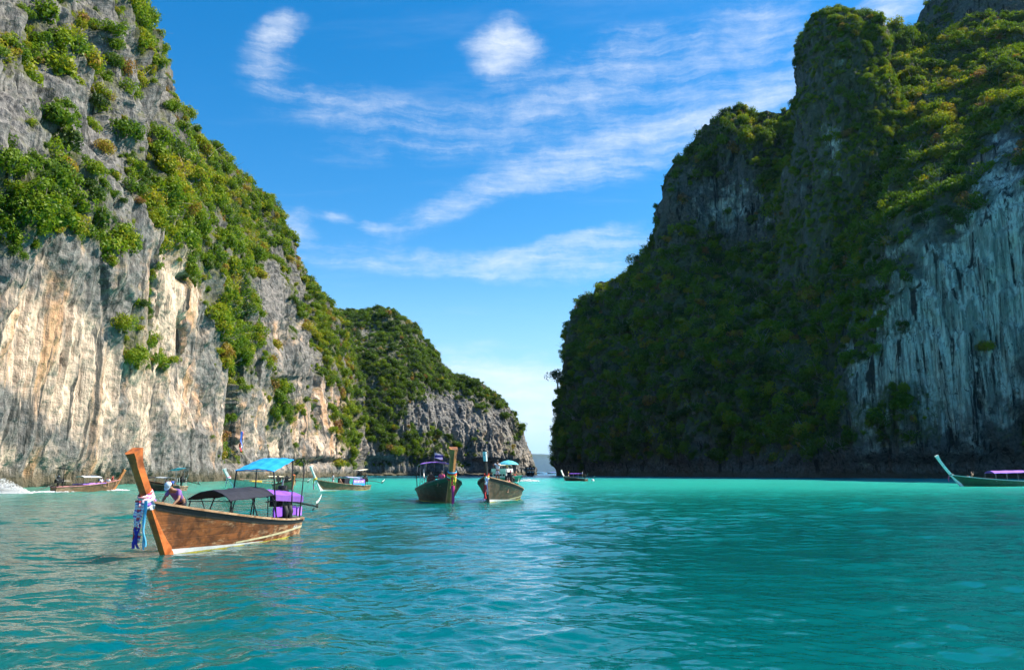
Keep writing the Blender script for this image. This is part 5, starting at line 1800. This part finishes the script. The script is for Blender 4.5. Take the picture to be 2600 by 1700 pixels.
# ------------------------------------------------------------------ boats in the channel mouth and on the right
p = on_water(1434, 1220)
b13, _ = longtail('long-tail boat with purple awning at the foot of the shaded cliff', p, -38, 1.0, hull=HL_, hull_mat=M_HULL_DARK, rail_mat=paint('grey_rail', (0.36, 0.40, 0.40), 0.5, 0.2), prow_top=2.9, stem_mat=WHITE, stripe_on=False)
awning(b13, -2.6, -6.4, 0.85, 1.95, 1.95, 0.12, PURPLE)
posts(b13, [((x, s * 0.88, 0.6), (x, s * 0.82, 1.95)) for x in (-2.7, -4.5, -6.3) for s in (-1, 1)], STEEL)
for k, (x, y, c) in enumerate(((-1.2, -0.3, YELLOWC), (-1.9, 0.3, CREAMC), (-7.4, 0.3, paint('lavender_shirt', (0.5, 0.52, 0.75), 0.7, 0.05)))):
    person(['person in yellow near the prow of the boat below the shaded cliff', 'person in cream ahead of the purple awning below the shaded cliff', 'person in lavender steering the boat below the shaded cliff'][k], on_boat(b13, x, y, 1.0 if k < 2 else 0.9), 100, 'stand' if k != 1 else 'sit', c, NAVY)

p = on_water(2438, 1234.5)
b14, _ = longtail('long green boat with white upswept prow, cut off by the right edge', p, -101, 1.36, hull=Hull(L=12.5, beam=1.0, g_stern=0.62, g_bow=1.42, rake=0.95, power=2.6), hull_mat=M_HULL_GREEN, rail_mat=WHITE, prow_top=3.75, prow_curve=0.30, stem_mat=WHITE, depth=(0.55, 0.5, 0.42, 0.48), inner=WHITE, stripe_mat=GREENP, low_stripe=GREENP, band_mat=GREENP)
awning(b14, -4.3, -9.2, 0.82, 1.62, 1.70, 0.28, PURPLE)
posts(b14, [((x, s * 0.9, 0.6), (x, s * 0.8, 1.62)) for x in (-4.4, -6.0, -7.6) for s in (-1, 1)], STEEL)
MB().box((-3.2, 0.55, 0.93), (2.2, 0.06, 0.26)).build('side_board', REDP, b14)
garland('small garland of magenta and pink cloth on the upswept white prow', b14, Hull(rake=0.95), 1.35, [(0.0, 0.10, 0.0, 0.75, 0.12, MAGENTA), (0.05, 0.12, -0.05, 0.6, 0.12, PINKC)], rings=((0.0, 0.04, WHITEC), (0.1, 0.04, TEALP)), depth=0.48, seed=21)
person('bare chested person sitting on the white bow of the green boat', on_boat(b14, -1.5, 0.2, 0.98), -60, 'recline', None, paint('pale_blue_shorts', (0.35, 0.60, 0.75), 0.7, 0.05), SKIN, fingers=True, scale=1.3)


# tour boat with a cabin
def tour_boat():
    q = on_water(1318, 1222)
    H = Hull(L=9.5, beam=1.75, g_stern=0.9, g_bow=1.6, rake=0.7, power=2.4)
    r = empty('tour_boat', (q[0], q[1], 0), az_rot(128), 1.0)
    tag(r, 'white tour boat with cabin and cream sun canopy behind the olive boat', 'boat')
    mb = MB()
    ts = np.linspace(0, 1, 30)
    for side in (-1, 1):
        G = np.array([[H.pt(t, z, side) for z in np.linspace(-0.3, float(H.gun(t)), 9)] for t in ts])
        mb.quad_grid(G if side > 0 else G[::-1])
    mb.quad_grid(np.array([[H.pt(0, z, s) for s in (-1, 1)] for z in np.linspace(-0.3, float(H.gun(0)), 5)]))
    mb.build('hull', paint('sea_green_paint', (0.16, 0.42, 0.30), 0.4, 0.1), r)
    MB().quad_grid(np.array([[H.pt(t, float(H.gun(t)) - 0.12, s) for s in (-1, 1)] for t in np.linspace(0, .99, 16)])).build('deck', WHITE, r)
    for s in (-1, 1):
        MB().tube([H.pt(t, float(H.gun(t)), s) for t in np.linspace(0, .99, 24)], 0.06, 6).build('gunwale', WHITE, r)
    MB().box((-5.4, 0, 1.55), (4.6, 2.7, 1.5), taper=0.95).build('cabin', WHITE, r, bevel=0.08)
    for k in range(4):
        for s in (-1, 1):
            MB().box((-3.9 - k * 1.0, s * 1.335, 1.65), (0.7, 0.05, 0.5)).build('window', GLASSD, r)
    MB().box((-3.13, 0, 1.75), (0.05, 2.0, 0.5)).build('windscreen', GLASSD, r)
    MB().box((-5.5, 0, 2.42), (5.0, 3.0, 0.12)).build('upper_deck', WHITE, r, bevel=0.03)
    for s in (-1, 1):
        MB().box((-5.5, s * 1.42, 2.85), (4.8, 0.06, 0.75)).build('upper_rail_board', WHITE, r)
    MB().box((-3.15, 0, 2.85), (0.06, 2.8, 0.75)).build('upper_front_board', WHITE, r)
    awning(r, -3.6, -7.4, 1.35, 4.05, 4.05, 0.4, CREAMC, name='sun_canopy', t=0.05)
    posts(r, [((x, s * 1.3, 2.4), (x, s * 1.3, 4.1)) for x in (-3.7, -5.5, -7.3) for s in (-1, 1)], STEEL, 0.03)
    spots = [((-4.2, 0.4, 2.48), 'stand', YELLOWC, 'person in yellow on the upper deck of the white tour boat'), ((-1.6, 0.9, 1.15), 'stand', None, 'bare chested person on the foredeck of the white tour boat, left side'), ((-2.2, -0.7, 1.15), 'stand', PINKC, 'person in pink on the foredeck of the white tour boat'),
             ((-1.2, -0.2, 1.2), 'sit', REDC, 'person in red sitting at the bow of the white tour boat'), ((-8.6, 0.7, 0.8), 'stand', WHITEC, 'person in white at the stern of the white tour boat'), ((-6.6, -0.5, 2.48), 'stand', NAVY, 'person in dark shirt under the cream sun canopy')]
    for loc_, ps, c, lb in spots:
        person(lb, on_boat(r, *loc_), 140, ps, c, NAVY)


tour_boat()


def dark_boat():
    q = on_water(1348, 1208.5)
    H = Hull(L=12.0, beam=2.7, g_stern=1.2, g_bow=2.0, rake=0.6)
    r = empty('excursion_boat', (q[0], q[1], 0), az_rot(178), 1.0)
    tag(r, 'black two-deck excursion boat in the channel mouth', 'boat')
    mb = MB()
    for side in (-1, 1):
        G = np.array([[H.pt(t, z, side) for z in np.linspace(-0.3, float(H.gun(t)), 7)] for t in np.linspace(0, 1, 24)])
        mb.quad_grid(G if side > 0 else G[::-1])
    mb.build('hull', BLACK, r)
    MB().quad_grid(np.array([[H.pt(t, float(H.gun(t)) - 0.1, s) for s in (-1, 1)] for t in np.linspace(0, .99, 12)])).build('deck', M_DECK, r)
    MB().box((-7.0, 0, 2.2), (8.0, 4.6, 1.9)).build('lower_cabin', BLACK, r)
    MB().box((-7.0, 0, 4.2), (7.6, 5.0, 1.7)).build('upper_cabin', BLACK, r)
    MB().box((-7.0, 0, 5.2), (8.4, 5.6, 0.16)).build('roof', NAVY, r)
    for lvl, zz in ((0, 2.4), (1, 4.4)):
        for k in range(3):
            MB().box((-2.97 if lvl == 0 else -3.17, -1.4 + 1.4 * k, zz), (0.06, 0.8, 0.5)).build('window', WHITE, r)
    MB().tube([(-5.5, 0, 5.2), (-5.5, 0, 8.0)], 0.12, 8).build('mast', BLACK, r)
    MB().box((-5.5, 0, 5.8), (1.6, 1.4, 1.0)).build('wheelhouse', BLACK, r)


dark_boat()
far1, _ = longtail('tiny dark long-tail boat far out in the gap, left one', on_water(1362, 1202.0), -95, 1.1, hull=HL_, hull_mat=M_HULL_DARK, stripe_on=False, engine=False, benches=False, prow_top=2.4)
far2, _ = longtail('tiny dark long-tail boat with purple awning far out in the gap, right one', on_water(1391, 1202.0), -85, 1.3, hull=HL_, hull_mat=M_HULL_DARK, stripe_on=False, engine=False, benches=False, prow_top=2.4)
awning(far2, -3.0, -8.0, 0.85, 1.6, 1.6, 0.2, PURPLE)

# mooring buoy
q = on_water(1505, 1220.5)
bu = empty('buoy', (q[0], q[1], 0), 0, 1)
tag(bu, 'small white mooring buoy off the shaded cliff', 'buoy')
MB().ball((0, 0, 0.12), 0.42, 14, 10).build('float', WHITE, bu, smooth=True)
MB().ring((0, 0, 0.56), 0.09, 0.025, rotm('X', math.pi / 2)).build('ring', STEEL, bu)

# cloth hung in the dark cleft of the left wall, as at a bird's-nest cave
cl_p = at(606, 1110, 330)


# ------------------------------------------------------------------ trees and bushes that stand out one by one
def surface_point(G, u, v, win=14.0):
    pu, pv, fw = project(G)
    d = np.hypot(pu - u, pv - v)
    ok = d < win
    if not ok.any():
        i = np.unravel_index(np.argmin(d), d.shape)
    else:
        f = np.where(ok, fw, 1e9)
        i = np.unravel_index(np.argmin(f), f.shape)
    return G[i]


tr_rng = np.random.default_rng(77)
CROWNS = [crown_mesh('crown_kind_%d' % i, tr_rng, M_LEAF_O, **kw) for i, kw in enumerate((
    dict(lumps=22, leaves=3200, leaf=0.05, shape=(1, 1, 0.8)), dict(lumps=26, leaves=3000, leaf=0.05, shape=(1.15, 1.0, 0.6)), dict(lumps=16, leaves=2400, leaf=0.055, shape=(0.85, 0.85, 1.1)), dict(lumps=12, leaves=1000, leaf=0.06, shape=(1.1, 1.0, 0.8), spread=0.85)))]


def trunk_mesh(name, seed, h=1.0):
    rng = np.random.default_rng(seed)
    mb = MB()
    b = rng.normal(0, 0.06, 2)
    top = np.array([b[0] * 2, b[1] * 2, 0.55 * h])
    mb.tube([(0, 0, -0.45), (b[0], b[1], 0.05), (b[0] * 1.5, b[1] * 1.5, 0.3 * h), tuple(top)], [0.075, 0.06, 0.05, 0.03], 7)
    for k in range(6):
        a = k * 1.05 + rng.random()
        s = np.array([b[0] * 1.4, b[1] * 1.4, (0.12 + 0.06 * k) * h])
        e = s + np.array([math.cos(a) * 0.55, math.sin(a) * 0.55, 0.25 + 0.2 * rng.random()])
        mb.tube([s, (s + e) / 2 + np.array([0, 0, 0.05]), e], [0.034, 0.024, 0.010], 5)
    me = bpy.data.meshes.new(name)
    me.from_pydata(mb.v, [], mb.f)
    me.materials.append(M_BARK)
    return me


TRUNKS = [trunk_mesh('trunk_kind_%d' % i, 90 + i) for i in range(3)]


def cliff_tree(label, G, u, v, r, kind, tint, name='cliff_tree', lift=0.3, cat='tree', out=(0, 0, 0)):
    p = surface_point(G, u, v) + np.array(out, float)
    t = empty(name, (p[0], p[1], p[2]), tr_rng.random() * 6.28, r)
    tag(t, label, cat, 'trees and bushes that stand out on the cliffs')
    link_obj('trunk', TRUNKS[kind % 3], t)
    c = link_obj('crown', CROWNS[kind], t)
    c.location = (0, 0, lift)
    c['tint'] = float(tint)
    return t


cliff_tree('round dark green bush alone on grey rock high on the left cliff', GL, 650, 640, 6.2, 0, 0.42, 'cliff_bush', 0.1, 'bush')
cliff_tree('pale yellow green tree with bare white trunk near the left skyline', GL, 510, 372, 4.6, 2, 0.66, lift=0.55)
cliff_tree('bluish green bush on the upper left cliff beside bare grey rock', GL, 255, 262, 3.6, 0, 0.10, 'cliff_bush', 0.1, 'bush')
cliff_tree('tall bright green tree at the left edge above the pale wall', GL, 40, 440, 4.6, 0, 0.50)
cliff_tree('bright green tree at the left edge lower down, over the pale wall', GL, 40, 545, 4.4, 1, 0.46)
cliff_tree('yellow bush just above the top of the pale wall', GL, 175, 470, 2.8, 1, 0.76, 'cliff_bush', 0.1, 'bush')
cliff_tree('ochre bush in the rusty hollow of the left cliff', GL, 272, 372, 3.0, 2, 0.84, 'cliff_bush', 0.1, 'bush')
cliff_tree('rust tinged bush halfway down the left cliff', GL, 575, 890, 4.6, 2, 0.86, 'cliff_bush', 0.1, 'bush')
cliff_tree('bright green bush beside the rust tinged bush', GL, 622, 910, 4.4, 0, 0.56, 'cliff_bush', 0.1, 'bush')
cliff_tree('light green spreading tree below the grey slab of the left cliff', GL, 640, 800, 4.4, 1, 0.60)
cliff_tree('olive bush hanging beside the pale wall, upper one', GL, 318, 820, 3.6, 1, 0.66, 'cliff_bush', 0.1, 'bush')
cliff_tree('olive bush hanging beside the pale wall, lower one', GL, 345, 910, 3.8, 0, 0.60, 'cliff_bush', 0.1, 'bush')
cliff_tree('small dark bush in the cleft of the fluted rock', GL, 373, 770, 2.0, 0, 0.20, 'cliff_bush', 0.1, 'bush')
cliff_tree('small green bush low in the dark cleft near the hanging cloths', GL, 592, 1060, 3.2, 0, 0.44, 'cliff_bush', 0.1, 'bush')
cliff_tree('large green tree on the left skyline above the headland', GL, 800, 740, 8.0, 0, 0.44)
cliff_tree('yellow green tree at the corner where the left cliff meets the headland', GL, 845, 870, 7.0, 2, 0.62)
cliff_tree('bright green bushy tree low at the end of the left cliff', GL, 893, 1050, 7.0, 1, 0.56)
cliff_tree('pale spreading tree low on the headland near the water', GM, 1020, 1150, 7.0, 1, 0.58)
cliff_tree('dark round tree on the headland skyline', GM, 1205, 968, 7.5, 0, 0.26)
cliff_tree('dark tree on the headland skyline, further down', GM, 1290, 1052, 6.5, 0, 0.28)
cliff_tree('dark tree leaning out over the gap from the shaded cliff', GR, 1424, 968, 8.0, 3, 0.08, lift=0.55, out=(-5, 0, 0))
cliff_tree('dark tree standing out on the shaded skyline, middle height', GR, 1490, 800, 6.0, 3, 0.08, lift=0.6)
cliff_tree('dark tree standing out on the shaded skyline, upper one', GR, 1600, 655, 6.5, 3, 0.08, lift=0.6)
cliff_tree('golden green tree in the middle of the sunlit terrace', GR, 2385, 315, 8.0, 1, 0.70)
cliff_tree('bright green tree on the sunlit terrace, left of the golden one', GR, 2260, 350, 6.5, 0, 0.58)
cliff_tree('reddish bush at the lower edge of the sunlit terrace', GR, 2315, 385, 4.6, 2, 0.97, 'cliff_bush', 0.1, 'bush')
cliff_tree('small bright bush alone on the shaded pale wall', GR, 2430, 470, 4.0, 0, 0.50, 'cliff_bush', 0.1, 'bush')
cliff_tree('brown bush clinging to the middle of the shaded pale wall', GR, 2490, 880, 4.5, 1, 0.80, 'cliff_bush', 0.1, 'bush')
cliff_tree('pale yellow shrub on the shaded slope', GR, 1752, 735, 4.0, 1, 0.78, 'cliff_bush', 0.1, 'bush')

# ------------------------------------------------------------------ cloths hung in the dark cleft of the left wall
cp = surface_point(GL, 608, 1110, 10)
hc = empty('hanging_cloths', (cp[0] + 1.6, cp[1] - 0.6, cp[2] + 2.5), 0, 1.0)
tag(hc, 'red, white and blue cloths hanging in the dark cleft of the left wall', 'cloth')
rr = np.random.default_rng(2)
for k, (dy, ln, mt) in enumerate(((0.0, 6.0, REDC), (0.5, 5.0, WHITEC), (-0.5, 5.6, DBLUE), (0.2, 4.0, PINKC))):
    ribbon_mesh((0.1 * k, dy, 0), ln, 0.75, rr, sway=0.3).build('cloth_band', mt, hc)


# ------------------------------------------------------------------ white water
def foam_material():
    m, nt = new_mat('foam')
    B = NB(nt)
    B.out(B.principled((0.93, 0.95, 0.95), 0.7).outputs[0])
    return m


M_FOAM = foam_material()


def foam(name, label, centre, rx, ry, hz, n, seed, rot=0.0, size=0.09):
    """broken white water: a heap of small froth lumps, low at the rim"""
    rng = np.random.default_rng(seed)
    V, Fc = [], []
    octa = np.array([[1, 0, 0], [-1, 0, 0], [0, 1, 0], [0, -1, 0], [0, 0, 1], [0, 0, -1]], float)
    tri = [(0, 2, 4), (2, 1, 4), (1, 3, 4), (3, 0, 4), (2, 0, 5), (1, 2, 5), (3, 1, 5), (0, 3, 5)]
    for _ in range(n):
        a, r = rng.random() * 6.283, rng.random() ** 0.6
        x, y = rx * r * math.cos(a), ry * r * math.sin(a)
        z = hz * (1 - r) * rng.random() ** 1.4 + 0.03
        s = size * (0.4 + 1.1 * rng.random())
        c, sn = math.cos(rot), math.sin(rot)
        q = octa * s * np.array([1.4, 1.0, 0.5]) + np.array([x * c - y * sn, x * sn + y * c, z]) + rng.normal(0, s * 0.15, (6, 3))
        b = len(V)
        V += list(q + np.array([centre[0], centre[1], 0.0]))
        Fc += [[b + i for i in t] for t in tri]
    o = link_obj(name, mesh_np(name, np.array(V), np.array(Fc), (M_FOAM,), True))
    o['kind'] = 'stuff'
    o['label'] = label
    o['category'] = 'foam'


foam('spray', 'white spray thrown up at the left edge', on_water(0, 1252), 3.4, 2.2, 1.9, 6500, 1, 0.1, 0.05)
q1 = on_boat(b4, 0.3, 0.0, 0)
foam('bow_foam', 'white bow wave of the boat under way', q1, 1.9, 0.8, 0.22, 230, 2, 1.1)
q2 = on_boat(b4, -9.6, -0.2, 0)
foam('wake_foam', 'white wake behind the boat under way', q2, 4.2, 0.9, 0.14, 380, 3, 1.15)
foam('stern_foam', 'white water beside the tour boat', on_water(1340, 1221), 3.4, 1.6, 0.6, 600, 4, 0.2, 0.12)


# ------------------------------------------------------------------ haze
def haze():
    me = bpy.data.meshes.new('haze')
    bm = bmesh.new()
    bmesh.ops.create_cube(bm, size=1.0)
    bm.to_mesh(me)
    bm.free()
    o = link_obj('haze', me)
    o.scale = (58000.0, 58000.0, 420.0)
    o.location = (0, 12000.0, 206.0)
    m, nt = new_mat('sea_haze')
    B = NB(nt)
    v = B.n('ShaderNodeVolumePrincipled')
    v.inputs['Color'].default_value = (0.42, 0.70, 1.0, 1)
    v.inputs['Density'].default_value = 0.000016
    v.inputs['Anisotropy'].default_value = 0.2
    B.out(v.outputs[0], 'Volume')
    me.materials.append(m)
    o['kind'] = 'stuff'
    o['label'] = 'thin blue sea haze over the whole bay'
    o['category'] = 'haze'


haze()
